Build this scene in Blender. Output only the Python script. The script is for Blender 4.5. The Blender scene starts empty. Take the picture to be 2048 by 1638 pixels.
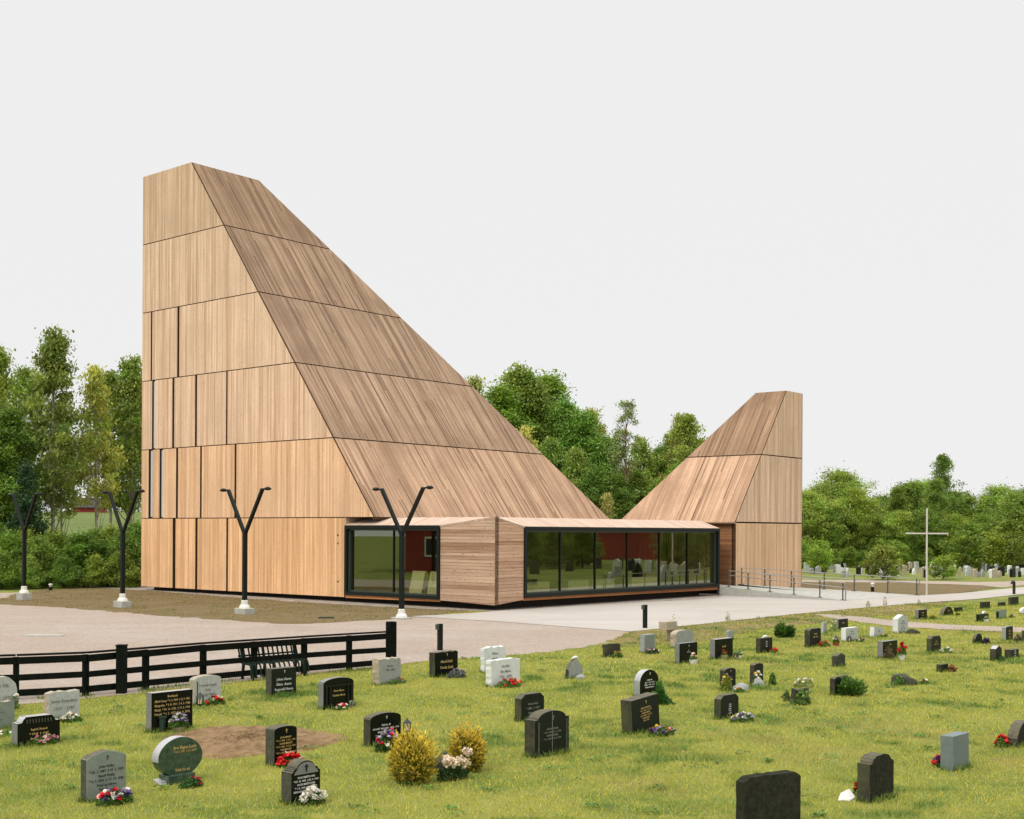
import bpy, bmesh, math, random
import numpy as np
from mathutils import Vector, Matrix
rng = np.random.default_rng(7); random.seed(7)
S = bpy.context.scene; COL = S.collection

# ------------------------------------------------------------------ camera
FPX, H, ROLL, CX, CY = 2519.0, 3.4, 0.0051, 1024.0, 1062.0      # in pixels of the 2048 px wide photograph
RV = np.array([math.cos(ROLL), 0, math.sin(ROLL)]); UV_ = np.array([-math.sin(ROLL), 0, math.cos(ROLL)]); FV = np.array([0, 1.0, 0])
cd = bpy.data.cameras.new('camera'); cam = bpy.data.objects.new('camera', cd); COL.objects.link(cam)
cam.matrix_world = Matrix(((RV[0], UV_[0], 0, 0), (0, 0, -1, 0), (RV[2], UV_[2], 0, H), (0, 0, 0, 1)))
cd.sensor_width = 36; cd.lens = FPX / 2048 * 36; cd.shift_y = (CY - 819) / 2048; cd.clip_end = 3000; cd.clip_start = 0.5
S.camera = cam

# ------------------------------------------------------------------ sky, sun, exposure
SUN_AZ, SUN_EL = math.radians(218), math.radians(44)             # compass azimuth from +Y clockwise: behind the camera, to its left
w = bpy.data.worlds.new('World'); S.world = w; w.use_nodes = True
nt = w.node_tree; nt.nodes.clear()
out = nt.nodes.new('ShaderNodeOutputWorld'); bg = nt.nodes.new('ShaderNodeBackground')
sky = nt.nodes.new('ShaderNodeTexSky'); sky.sky_type = 'NISHITA'; sky.sun_disc = False
sky.sun_elevation = SUN_EL; sky.sun_rotation = SUN_AZ
tc = nt.nodes.new('ShaderNodeTexCoord'); sx = nt.nodes.new('ShaderNodeSeparateXYZ'); nt.links.new(tc.outputs['Generated'], sx.inputs[0])
rp = nt.nodes.new('ShaderNodeValToRGB'); nt.links.new(sx.outputs['Z'], rp.inputs[0])      # cloud deck: even low down, brighter overhead
el = rp.color_ramp.elements
K = 10.0
el[0].position = 0.44; el[0].color = (.868 * K, .868 * K, .866 * K, 1)
el[1].position = 1.0; el[1].color = (2.5 * K, 2.45 * K, 2.36 * K, 1)
e = el.new(0.62); e.color = (1.65 * K, 1.62 * K, 1.58 * K, 1)
mx = nt.nodes.new('ShaderNodeMixRGB'); mx.inputs[0].default_value = 0.985
nt.links.new(sky.outputs[0], mx.inputs[1]); nt.links.new(rp.outputs[0], mx.inputs[2])
nt.links.new(mx.outputs[0], bg.inputs[0]); bg.inputs[1].default_value = 0.1; nt.links.new(bg.outputs[0], out.inputs[0])
sd = bpy.data.lights.new('sun', 'SUN'); sd.energy = 1.5; sd.angle = math.radians(11); sd.color = (1, .93, .82)
so = bpy.data.objects.new('sun', sd); COL.objects.link(so)
sv = Vector((math.sin(SUN_AZ) * math.cos(SUN_EL), math.cos(SUN_AZ) * math.cos(SUN_EL), math.sin(SUN_EL)))
so.rotation_euler = sv.to_track_quat('Z', 'Y').to_euler(); so.location = sv * 80
S.view_settings.view_transform = 'Standard'; S.view_settings.look = 'None'; S.view_settings.exposure = 0; S.view_settings.gamma = 1
S.render.engine = 'CYCLES'; S.cycles.max_bounces = 8; S.cycles.transparent_max_bounces = 12; S.cycles.use_denoising = True

# ------------------------------------------------------------------ pixels to world
G = -0.18                                                         # level of the ground (the church floor is 0)
CAMP = np.array([0, 0, H])
def ray(px, py): return (px - CX) / FPX * RV - (py - CY) / FPX * UV_ + FV
def gp(px, py, z=G): d = ray(px, py); return CAMP + d * ((z - H) / d[2])
def atY(px, py, Y): return CAMP + ray(px, py) * Y
D1 = np.array([-2984, 2519, 0.]); D1 /= np.linalg.norm(D1); D2 = np.array([D1[1], -D1[0], 0])
L0 = np.array([-21.77, 73.97, 0])                                 # left rear foot of the large tower; u runs along its facade, v along the glass wing
def UVZ(u, v, z): return L0 - D1 * u + D2 * v + np.array([0, 0, z])
def u_at(px, py): d = ray(px, py); q = CAMP + d * (np.dot(L0 - CAMP, D2) / np.dot(d, D2)); return float(np.dot(q - L0, -D1))
AP = UVZ(27.5, 0, 0)
def v_at(px, py): d = ray(px, py); q = CAMP + d * (np.dot(AP - CAMP, D1) / np.dot(d, D1)); return float(np.dot(q - AP, D2))

# ------------------------------------------------------------------ object helpers
def tag(o, label=None, cat=None, group=None, kind=None):
    if label: o['label'] = label
    if cat: o['category'] = cat
    if group: o['group'] = group
    if kind: o['kind'] = kind
    return o
def empty(name, loc, rz=0, **k):
    o = bpy.data.objects.new(name, None); COL.objects.link(o); o.location = loc; o.rotation_euler = (0, 0, rz); o.empty_display_size = .2
    return tag(o, **k)
def link(name, me, parent=None, **k):
    o = bpy.data.objects.new(name, me); COL.objects.link(o)
    if parent: o.parent = parent
    return tag(o, **k)
class MB:
    def __init__(s): s.v = []; s.f = []; s.m = []; s.uv = []
    def add(s, vs, fs, mi=0, uvs=None):
        b = len(s.v); s.v += [tuple(map(float, p)) for p in vs]
        for f in fs:
            s.f.append([i + b for i in f]); s.m.append(mi); s.uv += [(uvs[i] if uvs is not None else (0, 0)) for i in f]
    def box(s, c, sz, rz=0, mi=0):
        cs, sn = math.cos(rz), math.sin(rz); vs = []
        for z in (-.5, .5):
            for x, y in ((-.5, -.5), (.5, -.5), (.5, .5), (-.5, .5)):
                X, Y = x * sz[0], y * sz[1]; vs.append((c[0] + X * cs - Y * sn, c[1] + X * sn + Y * cs, c[2] + z * sz[2]))
        s.add(vs, [(3, 2, 1, 0), (4, 5, 6, 7), (0, 1, 5, 4), (1, 2, 6, 5), (2, 3, 7, 6), (3, 0, 4, 7)], mi)
    def beam(s, a, b, wd, ht, up=(0, 0, 1), mi=0):
        a, b, up = Vector(a), Vector(b), Vector(up); d = (b - a).normalized(); x = d.cross(up)
        if x.length < 1e-4: x = d.cross(Vector((1, 0, 0)))
        x.normalize(); y = x.cross(d); vs = []
        for p in (a, b):
            for i, j in ((-1, -1), (1, -1), (1, 1), (-1, 1)): vs.append(p + x * (i * wd / 2) + y * (j * ht / 2))
        s.add(vs, [(0, 1, 2, 3), (7, 6, 5, 4), (0, 4, 5, 1), (1, 5, 6, 2), (2, 6, 7, 3), (3, 7, 4, 0)], mi)
    def tube(s, pts, rs, n=8, mi=0):
        P = [Vector(p) for p in pts]; rings = []; b = len(s.v)
        for i, p in enumerate(P):
            d = (P[min(i + 1, len(P) - 1)] - P[max(i - 1, 0)]).normalized()
            x = d.cross(Vector((0, 0, 1)) if abs(d.z) < .95 else Vector((1, 0, 0))).normalized(); y = d.cross(x)
            rings += [p + (x * math.cos(t) + y * math.sin(t)) * rs[i] for t in [2 * math.pi * k / n for k in range(n)]]
        fs = [(i * n + k, i * n + (k + 1) % n, (i + 1) * n + (k + 1) % n, (i + 1) * n + k) for i in range(len(P) - 1) for k in range(n)]
        fs += [tuple(range(n))[::-1], tuple((len(P) - 1) * n + k for k in range(n))]
        s.add(rings, fs, mi)
    def lathe(s, c, prof, n=14, mi=0):
        vs = [(c[0] + r * math.cos(2 * math.pi * k / n), c[1] + r * math.sin(2 * math.pi * k / n), c[2] + z) for r, z in prof for k in range(n)]
        fs = [(i * n + k, i * n + (k + 1) % n, (i + 1) * n + (k + 1) % n, (i + 1) * n + k) for i in range(len(prof) - 1) for k in range(n)]
        fs += [tuple(range(n))[::-1], tuple((len(prof) - 1) * n + k for k in range(n))]
        s.add(vs, fs, mi)
    def mesh(s, name, mats, bevel=0, smooth=False):
        me = bpy.data.meshes.new(name); me.from_pydata(s.v, [], s.f); me.polygons.foreach_set('material_index', s.m)
        ul = me.uv_layers.new(name='UVMap'); ul.data.foreach_set('uv', np.array(s.uv, dtype=np.float32).ravel())
        for m in (mats if isinstance(mats, (list, tuple)) else [mats]): me.materials.append(m)
        bm = bmesh.new(); bm.from_mesh(me); bmesh.ops.recalc_face_normals(bm, faces=bm.faces)
        if bevel:
            bmesh.ops.remove_doubles(bm, verts=bm.verts, dist=1e-5)
            es = [x for x in bm.edges if len(x.link_faces) == 2 and x.calc_face_angle(0) > .5]
            bmesh.ops.bevel(bm, geom=es, offset=bevel, segments=2, affect='EDGES', profile=.6)
        bm.to_mesh(me); bm.free()
        if smooth: me.polygons.foreach_set('use_smooth', [True] * len(me.polygons))
        me.update(); return me
    def obj(s, name, mats, parent=None, bevel=0, smooth=False, **k): return link(name, s.mesh(name, mats, bevel, smooth), parent, **k)
def fast_mesh(name, V, nper, mats, cols=None):
    """Many loose polygons of nper corners each; cols is one colour per polygon."""
    n = len(V) // nper; me = bpy.data.meshes.new(name)
    me.vertices.add(len(V)); me.vertices.foreach_set('co', np.asarray(V, dtype=np.float32).ravel())
    me.loops.add(len(V)); me.loops.foreach_set('vertex_index', np.arange(len(V), dtype=np.int32))
    me.polygons.add(n); me.polygons.foreach_set('loop_start', np.arange(0, n * nper, nper, dtype=np.int32))
    me.polygons.foreach_set('loop_total', np.full(n, nper, dtype=np.int32))
    if cols is not None:
        ca = me.color_attributes.new('tint', 'FLOAT_COLOR', 'CORNER')
        c4 = np.ones((n, 4), dtype=np.float32); c4[:, :3] = cols; ca.data.foreach_set('color', np.repeat(c4, nper, 0).ravel())
    for m in (mats if isinstance(mats, (list, tuple)) else [mats]): me.materials.append(m)
    me.update(calc_edges=True); return me

# ------------------------------------------------------------------ materials
class NT:
    def __init__(s, name):
        s.mat = bpy.data.materials.new(name); s.mat.use_nodes = True; s.t = s.mat.node_tree; s.t.nodes.clear()
        s.o = s.t.nodes.new('ShaderNodeOutputMaterial')
    def n(s, typ, ins=None, **props):
        d = s.t.nodes.new('ShaderNode' + typ)
        for k, v in props.items(): setattr(d, k, v)
        for k, v in (ins or {}).items():
            if isinstance(v, tuple) and len(v) == 2 and hasattr(v[0], 'outputs'): s.t.links.new(v[0].outputs[v[1]], d.inputs[k])
            elif hasattr(v, 'outputs'): s.t.links.new(v.outputs[0], d.inputs[k])
            else: d.inputs[k].default_value = v
        return d
    def m(s, op, a, b=0.0, clamp=False):
        d = s.t.nodes.new('ShaderNodeMath'); d.operation = op; d.use_clamp = clamp
        for i, v in enumerate((a, b)):
            if isinstance(v, tuple): s.t.links.new(v[0].outputs[v[1]], d.inputs[i])
            elif hasattr(v, 'outputs'): s.t.links.new(v.outputs[0], d.inputs[i])
            else: d.inputs[i].default_value = v
        return d
    def mix(s, fac, a, b, bt='MIX'):
        d = s.t.nodes.new('ShaderNodeMixRGB'); d.blend_type = bt
        for i, v in enumerate((fac, a, b)):
            if isinstance(v, tuple) and hasattr(v[0], 'outputs'): s.t.links.new(v[0].outputs[v[1]], d.inputs[i])
            elif hasattr(v, 'outputs'): s.t.links.new(v.outputs[0], d.inputs[i])
            elif isinstance(v, (int, float)): d.inputs[i].default_value = v
            else: d.inputs[i].default_value = (*v, 1)
        return d
    def ramp(s, x, p0, p1): return s.n('MapRange', {0: x, 1: p0, 2: p1, 3: 0.0, 4: 1.0})
    def noise(s, vec, scale, detail=4, rough=.55): return s.n('TexNoise', {'Vector': vec, 'Scale': scale, 'Detail': detail, 'Roughness': rough})
    def done(s, surf): s.t.links.new(surf.outputs[0], s.o.inputs[0]); return s.mat

def stony(name, c1, c2, rough=.8, scale=6, spots=None, spot_thr=.62, bump=.3, spec=.5, c3=None, bscale=1.0):
    """Two-tone weathered surface with optional spots of a third colour (lichen, wear)."""
    a = NT(name); co = a.n('TexCoord'); v = (co, 'Object')
    oi = a.n('ObjectInfo'); off = a.n('VectorMath', {0: v, 1: oi}, operation='ADD')
    rv = a.n('CombineXYZ', {0: (oi, 'Random'), 1: (oi, 'Random')}); vv = a.n('VectorMath', {0: v, 1: a.n('VectorMath', {0: rv, 'Scale': 40.0}, operation='SCALE')}, operation='ADD')
    n1 = a.noise(vv, scale, 6, .6); c = a.mix(a.ramp(n1, .35, .68), c1, c2)
    if spots: c = a.mix(a.ramp(a.noise(vv, scale * 4, 5, .65), spot_thr, spot_thr + .07), c, spots)
    if c3: c = a.mix(a.ramp(a.noise(vv, scale * .23, 3), .5, .7), c, c3)
    fine = a.noise(vv, scale * 12 * bscale, 3)
    b = a.n('Bump', {'Height': fine, 'Strength': bump, 'Distance': .02})
    return a.done(a.n('BsdfPrincipled', {'Base Color': c, 'Roughness': rough, 'Normal': b, 'Specular IOR Level': spec}))
def plain(name, c, rough=.5, metal=0.0, spec=.5):
    a = NT(name); v = (a.n('TexCoord'), 'Object'); n = a.noise(v, 7, 4)
    d = [x * .82 for x in c]
    return a.done(a.n('BsdfPrincipled', {'Base Color': a.mix(a.ramp(n, .3, .7), c, d), 'Roughness': rough, 'Metallic': metal, 'Specular IOR Level': spec}))
def wood(name, light, dark, grey, bw=.115, gaps=0.0, streak=1.0, knots=.5, stain=.5):
    """Boards along V in metres; every board its own tone, thin joints, rain streaks, knots, a few open joints."""
    a = NT(name); uv = a.n('UVMap'); s = a.n('SeparateXYZ', {0: uv}); oi = a.n('ObjectInfo')
    u = a.m('ADD', (s, 0), a.m('MULTIPLY', (oi, 'Random'), 50.0)); v = (s, 1)
    k = a.m('DIVIDE', u, bw); idn = a.m('FLOOR', k); fr = a.m('FRACT', k)
    r1 = a.n('TexWhiteNoise', {'W': idn}, noise_dimensions='1D')
    seg = a.m('FLOOR', a.m('ADD', a.m('DIVIDE', v, 3.4), a.m('MULTIPLY', (r1, 'Value'), 9.0)))
    r2 = a.n('TexWhiteNoise', {'Vector': a.n('CombineXYZ', {0: idn, 1: seg})}, noise_dimensions='2D')
    vec = a.n('CombineXYZ', {0: a.m('MULTIPLY', u, 4.6), 1: a.m('MULTIPLY', v, .2)})
    st = a.noise(vec, 1.0, 5, .62)
    vec2 = a.n('CombineXYZ', {0: a.m('MULTIPLY', u, 16.0), 1: a.m('MULTIPLY', v, .55)}); fn = a.noise(vec2, 1.0, 4, .6)
    r4 = a.m('POWER', (r1, 'Value'), 1.7); t = a.m('ADD', a.m('MULTIPLY', r4, .55), a.m('MULTIPLY', a.ramp(fn, .32, .68), .3))
    t = a.m('ADD', t, a.m('MULTIPLY', a.ramp(st, .38, .66), .42 * streak), True)
    c = a.mix(t, light, dark)
    big = a.noise(a.n('CombineXYZ', {0: a.m('MULTIPLY', u, .35), 1: a.m('MULTIPLY', v, .3)}), 1.0, 4, .6)
    c = a.mix(a.m('MULTIPLY', a.ramp(big, .45, .72), stain), c, grey)
    kn = a.noise(a.n('CombineXYZ', {0: a.m('MULTIPLY', u, 14.0), 1: a.m('MULTIPLY', v, 6.0)}), 1.0, 2, .5)
    c = a.mix(a.m('MULTIPLY', a.ramp(kn, .62, .70), knots), c, [x * .45 for x in dark])
    jr = a.m('ADD', a.m('MULTIPLY', a.m('FRACT', a.m('MULTIPLY', (r1, 'Value'), 7.3)), .6), .2)
    j = a.m('LESS_THAN', fr, .14); c = a.mix(a.m('MULTIPLY', j, jr), c, [x * .3 for x in dark])
    if gaps:
        r3 = a.n('TexWhiteNoise', {'Vector': a.n('CombineXYZ', {0: a.m('ADD', idn, 77.3), 1: seg})}, noise_dimensions='2D')
        gmask = a.m('MULTIPLY', a.m('GREATER_THAN', (r3, 'Value'), 1 - gaps), a.m('LESS_THAN', fr, .5))
        c = a.mix(a.m('MULTIPLY', gmask, .85), c, [x * .22 for x in dark])
    c = a.mix(1.0, c, (oi, 'Color'), 'MULTIPLY')
    b = a.n('Bump', {'Height': a.m('ADD', a.m('MULTIPLY', (r1, 'Value'), .4), a.m('GREATER_THAN', fr, .09)), 'Strength': .25, 'Distance': .02})
    return a.done(a.n('BsdfPrincipled', {'Base Color': c, 'Roughness': .75, 'Normal': b, 'Specular IOR Level': .25}))
def leafy(name, c, trans=.35, var=1.0):
    """Leaves: tint attribute times the species colour, thin and slightly translucent."""
    a = NT(name); t = a.n('VertexColor', layer_name='tint'); oi = a.n('ObjectInfo')
    k = a.mix(1.0, c, t, 'MULTIPLY'); k = a.mix(1.0, k, (oi, 'Color'), 'MULTIPLY')
    d = a.n('BsdfPrincipled', {'Base Color': k, 'Roughness': .55, 'Specular IOR Level': .3}); tr = a.n('BsdfTranslucent', {'Color': a.mix(1.0, k, (1.15, 1.1, .55), 'MULTIPLY')})
    return a.done(a.n('MixShader', {0: trans, 1: d, 2: tr}))
def groundmat(name, cols, scales, bump=.5, bscale=40, rough=.95, speck=None, grain=None, track=None):
    a = NT(name); v = (a.n('TexCoord'), 'Object'); c = cols[0]
    for cc, (sc, lo, hi) in zip(cols[1:], scales): c = a.mix(a.ramp(a.noise(v, sc, 5, .65), lo, hi), c, cc)
    if track: tv = a.n('VectorMath', {0: v, 1: (.05, .55, 1)}, operation='MULTIPLY'); c = a.mix(a.m('MULTIPLY', a.ramp(a.noise(tv, 1.0, 4, .6), .42, .66), .8), c, track)
    if grain: c = a.mix(a.m('MULTIPLY', a.ramp(a.noise(v, grain[0], 6, .85), .38, .62), grain[1]), c, grain[2])
    if speck:
        vo = a.n('TexVoronoi', {'Vector': v, 'Scale': speck[0]}); c = a.mix(a.m('MULTIPLY', a.ramp((vo, 'Color'), .35, .85), speck[1]), c, speck[2])
    b = a.n('Bump', {'Height': a.noise(v, bscale, 5, .7), 'Strength': bump, 'Distance': .05})
    return a.done(a.n('BsdfPrincipled', {'Base Color': c, 'Roughness': rough, 'Normal': b, 'Specular IOR Level': .15}))

M = {}
M['wall'] = wood('wall_boards', (.84, .64, .485), (.48, .31, .205), (.53, .39, .285), stain=.65, knots=.4)
M['slope'] = wood('roof_boards', (.46, .325, .225), (.175, .108, .066), (.20, .13, .082), gaps=.055, stain=.8, knots=.35)
M['eaves'] = wood('eaves_boards', (.62, .49, .40), (.45, .31, .23), (.5, .38, .3), bw=.15, stain=.4)
M['cheek'] = wood('corner_boards', (.62, .45, .33), (.29, .165, .10), (.36, .275, .205), bw=.15, knots=.7, stain=.6)
M['porch'] = wood('porch_boards', (.34, .17, .08), (.15, .065, .03), (.12, .06, .03), bw=.15)
M['shade_edge'] = plain('shade_tinted_board_edge', (.12, .075, .045), .9, 0, .1)  # panel side faces coloured dark to stand in for shade in the gaps
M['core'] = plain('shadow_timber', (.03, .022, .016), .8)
M['interior'] = plain('interior_plywood', (.17, .14, .072), .7)
M['intfloor'] = plain('interior_floor', (.26, .24, .19), .5)
M['frame'] = plain('window_metal', (.008, .013, .010), .5, 0, .2)
M['frame_edge'] = plain('window_metal_edge', (.05, .065, .05), .4, 0, .3)
M['lampmetal'] = plain('lamp_metal', (.006, .009, .006), .55, 0, .2)
M['black'] = plain('black_metal', (.012, .013, .012), .5)
M['steel'] = plain('rail_steel', (.33, .32, .29), .4, .6)
M['post'] = plain('rail_post', (.05, .055, .048), .5)
M['fence'] = stony('fence_paint', (.0035, .005, .0035), (.008, .010, .007), .85, 5, bump=.4, spec=.08)
M['bench'] = stony('bench_paint', (.007, .02, .013), (.011, .026, .017), .6, 5, bump=.3, spec=.2)
M['concrete'] = stony('concrete', (.42, .42, .38), (.33, .33, .29), .9, 4, bump=.3)
M['white'] = plain('white_paint', (.74, .73, .68), .5)
M['crosspaint'] = plain('weathered_white_paint', (.56, .53, .48), .7)
M['boxwhite'] = plain('white_board', (.80, .76, .60), .6)
M['bark_birch'] = stony('birch_bark', (.55, .52, .46), (.38, .35, .3), .9, 3, spots=(.05, .04, .035), spot_thr=.56)
M['bark'] = stony('bark', (.12, .085, .06), (.07, .05, .035), .95, 3)
M['bark_pine'] = stony('pine_bark', (.24, .13, .075), (.15, .09, .06), .95, 3)
# glass
a = NT('window_glass'); lw = a.n('LayerWeight', {'Blend': .5})
fac = a.m('ADD', a.m('MULTIPLY', a.m('POWER', (lw, 'Facing'), 3.0), .5), .3, True)
M['glass'] = a.done(a.n('MixShader', {0: fac, 1: a.n('BsdfTransparent', {'Color': (.66, .68, .50, 1)}), 2: a.n('BsdfGlossy', {'Color': (.62, .68, .52, 1), 'Roughness': .01})}))
a = NT('slit_glass'); M['slit'] = a.done(a.n('MixShader', {0: .62, 1: a.n('BsdfDiffuse', {'Color': (.01, .012, .01, 1)}), 2: a.n('BsdfGlossy', {'Color': (.95, .97, .95, 1), 'Roughness': .02})}))
# grounds
M['lawn'] = groundmat('lawn_turf', [(.20, .215, .048), (.10, .145, .028), (.25, .245, .062), (.22, .17, .065)], [(.35, .42, .6), (1.3, .5, .68), (.16, .58, .7)], .5, 30)
M['gravel'] = groundmat('gravel', [(.47, .40, .345), (.40, .33, .275), (.45, .365, .29), (.36, .30, .25)], [(.18, .45, .65), (.07, .5, .7), (1.1, .56, .7)], .8, 22, speck=(19, .35, (.2, .165, .145)), grain=(7, .55, (.27, .22, .19)), track=(.42, .335, .26))
M['pebble'] = groundmat('pebbles', [(.40, .345, .30), (.30, .255, .22)], [(1.5, .4, .6)], .9, 10, speck=(9, .6, (.16, .13, .11)))
M['path'] = groundmat('concrete_path', [(.42, .39, .36), (.385, .352, .318), (.44, .41, .38)], [(.25, .45, .62), (.06, .45, .6)], .15, 30, track=(.37, .335, .30), grain=(2.5, .25, (.36, .33, .295)))
M['verge'] = groundmat('bare_verge', [(.20, .145, .075), (.155, .125, .05), (.16, .10, .055), (.13, .135, .04)], [(.5, .42, .62), (1.8, .5, .68), (.9, .6, .7)], .8, 12, grain=(3, .5, (.12, .09, .045)))
M['soil'] = groundmat('bare_soil', [(.26, .175, .095), (.17, .105, .055), (.22, .175, .07)], [(3.5, .42, .62), (1.6, .58, .7)], .9, 9)
M['weedy'] = groundmat('weedy_soil', [(.21, .15, .085), (.15, .145, .05), (.23, .165, .11), (.14, .17, .04)], [(.9, .45, .6), (2.3, .55, .7), (.5, .55, .65)], .9, 9)
M['field'] = groundmat('far_field', [(.13, .17, .045), (.10, .14, .035)], [(.02, .4, .6)], .3, 2)
# leaves
M['birch'] = leafy('birch_leaves', (.26, .365, .07)); M['birch2'] = leafy('pale_birch_leaves', (.38, .43, .12))
M['alder'] = leafy('alder_leaves', (.18, .29, .046)); M['pine'] = leafy('pine_needles', (.24, .30, .09), .15)
M['spruce'] = leafy('spruce_needles', (.045, .10, .035), .1); M['shrub'] = leafy('shrub_leaves', (.175, .295, .042))
M['young'] = leafy('young_leaves', (.25, .34, .05)); M['grass'] = leafy('grass_blades', (1, 1, 1), .3); M['plant'] = leafy('plant_leaves', (1, 1, 1), .25)
M['petal'] = leafy('petals', (1, 1, 1), .2)
# stones: (front, sides)
LI = (.20, .19, .13)
M['st_black'] = stony('polished_black_granite', (.004, .006, .004), (.007, .009, .006), .22, 30, bump=0.02, spec=.18)
M['st_dark'] = stony('dark_granite', (.006, .009, .006), (.011, .015, .009), .45, 9, spots=(.035, .04, .026), spot_thr=.67, bump=.1, spec=.2)
M['st_side'] = stony('rough_granite_side', (.045, .047, .032), (.085, .085, .056), .9, 12, spots=LI, bump=.8)
M['st_top'] = stony('lichened_stone_top', (.15, .135, .09), (.09, .085, .055), .95, 14, spots=(.27, .25, .19), bump=.8)
M['st_moss'] = stony('mossy_stone', (.022, .024, .015), (.06, .056, .033), .95, 9, spots=(.16, .155, .10), c3=(.075, .08, .03), bump=.9)
M['st_back'] = stony('rough_stone_back', (.024, .026, .017), (.052, .052, .034), .95, 16, spots=(.11, .11, .07), bump=1.0, spec=.1)
M['st_green'] = stony('grey_green_stone', (.21, .245, .205), (.17, .20, .165), .8, 8, spots=(.25, .27, .23), bump=.2)
M['st_grey'] = stony('grey_stone', (.30, .32, .30), (.24, .255, .24), .85, 9, spots=(.38, .39, .36), bump=.4)
M['st_slate'] = stony('grey_slab_stone', (.15, .185, .185), (.12, .15, .15), .6, 14, bump=.15)
M['st_lgrey'] = stony('light_grey_granite', (.47, .49, .46), (.37, .39, .36), .85, 14, spots=(.26, .27, .25), bump=.5)
M['st_white'] = stony('white_marble', (.68, .70, .68), (.58, .60, .58), .7, 8, spots=(.45, .45, .42), spot_thr=.68, bump=.4)
M['st_warm'] = stony('warm_rough_edge', (.46, .40, .31), (.34, .27, .18), .9, 9, bump=.8)
M['st_wave'] = stony('green_swirled_granite', (.02, .045, .028), (.06, .10, .065), .25, 14, bump=.05)
M['st_cap'] = stony('pale_polished_edge', (.42, .41, .42), (.34, .34, .35), .35, 8, bump=.1)
M['st_darkcap'] = stony('dark_edge_grey', (.20, .20, .20), (.15, .15, .15), .4, 10, bump=.1)
M['gold'] = plain('gold_letters', (.50, .36, .13), .5); M['wlet'] = plain('white_letters', (.62, .62, .58), .6); M['dlet'] = plain('dark_letters', (.035, .045, .035), .7)
M['glet'] = plain('grey_letters', (.20, .21, .17), .7); M['llet'] = plain('shallow_letters', (.24, .25, .23), .8)
M['pot_white'] = plain('white_pot', (.74, .74, .70), .5); M['pot_dark'] = plain('dark_green_vase', (.012, .035, .022), .5)
M['pot_stone'] = stony('stone_pot', (.42, .36, .22), (.34, .29, .18), .9, 9); M['pot_red'] = plain('red_pot', (.35, .05, .04), .5)
M['red_house'] = plain('red_timber', (.29, .032, .028), .8); M['roof_tile'] = plain('dark_roof', (.05, .045, .045), .8)
M['candle'] = plain('candle', (.75, .62, .40), .5)

# ------------------------------------------------------------------ ground sheets
def rough_edge(P, step=.5, amp=.06):
    P = np.asarray(P)[:, :2]; o = []
    for i in range(len(P)):
        a, b = P[i], P[(i + 1) % len(P)]; d = b - a; ln = np.linalg.norm(d); n = max(1, min(260, int(ln / step))); pr = np.array([-d[1], d[0]]) / max(ln, 1e-6)
        for k in range(n): o.append(a + d * k / n + (pr * rng.normal(0, amp) if k else 0))
    return np.array(o)
SHEETS = []
def sheet(name, P, lay, mat, amp=.06, step=.5, lawnless=True, **k):
    P = rough_edge(P, step, amp); z = G + lay * .004
    me = bpy.data.meshes.new(name); bm = bmesh.new(); f = bm.faces.new([bm.verts.new((x, y, z)) for x, y in P]); bmesh.ops.triangulate(bm, faces=[f]); bmesh.ops.recalc_face_normals(bm, faces=bm.faces)
    if bm.faces[:][0].normal.z < 0: bmesh.ops.reverse_faces(bm, faces=bm.faces)
    bm.to_mesh(me); bm.free(); me.materials.append(mat)
    if lawnless: SHEETS.append(P)
    return link(name, me, kind='structure', **k)
def pp(*l): return [gp(x, y)[:2] for x, y in l]
mb = MB(); mb.add([(-700, -200, G), (700, -200, G), (700, 900, G), (-700, 900, G)], [(0, 1, 2, 3)]); mb.obj('lawn', M['lawn'], kind='structure')
GR = pp((-520, 1172), (-60, 1186), (35, 1186), (70, 1192), (60, 1206)) + pp((200, 1220), (300, 1229), (400, 1236), (500, 1243), (560, 1247), (620, 1247), (690, 1243), (770, 1239), (835, 1232), (1000, 1243), (1130, 1253), (1258, 1264), (1240, 1276), (1195, 1290), (1100, 1305), (960, 1315), (862, 1322), (790, 1332), (600, 1350), (395, 1372), (175, 1397), (20, 1410), (-160, 1424), (-500, 1440))
sheet('gravel_yard', GR, 2, M['gravel'], .10, .4)
VE = pp((-30, 1207), (0, 1199), (35, 1187), (100, 1177), (140, 1172.5), (300, 1181), (400, 1189), (500, 1197), (600, 1204), (690, 1209), (760, 1213), (840, 1217), (950, 1221), (880, 1229), (835, 1233), (770, 1240), (690, 1244), (620, 1248), (560, 1248), (500, 1244), (400, 1237), (300, 1230), (200, 1221), (80, 1213))
PB = pp((132, 1172), (282, 1160), (420, 1160), (1100, 1160), (1400, 1160), (1445, 1192), (1430, 1199), (1300, 1206), (1200, 1211), (1100, 1217), (1000, 1224), (930, 1222), (840, 1218), (760, 1214), (690, 1210), (600, 1205), (500, 1198), (400, 1190), (300, 1182))
sheet('pebble_strip', PB, 4, M['pebble'], .05)
PT = pp((820, 1233.5), (940, 1227), (1000, 1222.5), (1100, 1216), (1200, 1210), (1300, 1204.5), (1400, 1199.5), (1436, 1196), (1470, 1180), (1560, 1178), (1640, 1180), (1836, 1191.5), (1920, 1187), (2000, 1179), (2070, 1173), (2200, 1160), (2300, 1166), (2140, 1180), (2060, 1187), (1960, 1198), (1850, 1206), (1740, 1215), (1600, 1228), (1440, 1245), (1330, 1257), (1262, 1264), (1130, 1254), (1000, 1244))
sheet('concrete_path', PT, 5, M['path'], .02, .8)
WE = pp((1262, 1264), (1330, 1257), (1440, 1245), (1600, 1228), (1740, 1215), (1850, 1206), (1905, 1202), (1880, 1212), (1800, 1232), (1700, 1232), (1660, 1244), (1560, 1252), (1480, 1268), (1400, 1282), (1300, 1292), (1200, 1296), (1235, 1278))
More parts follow.
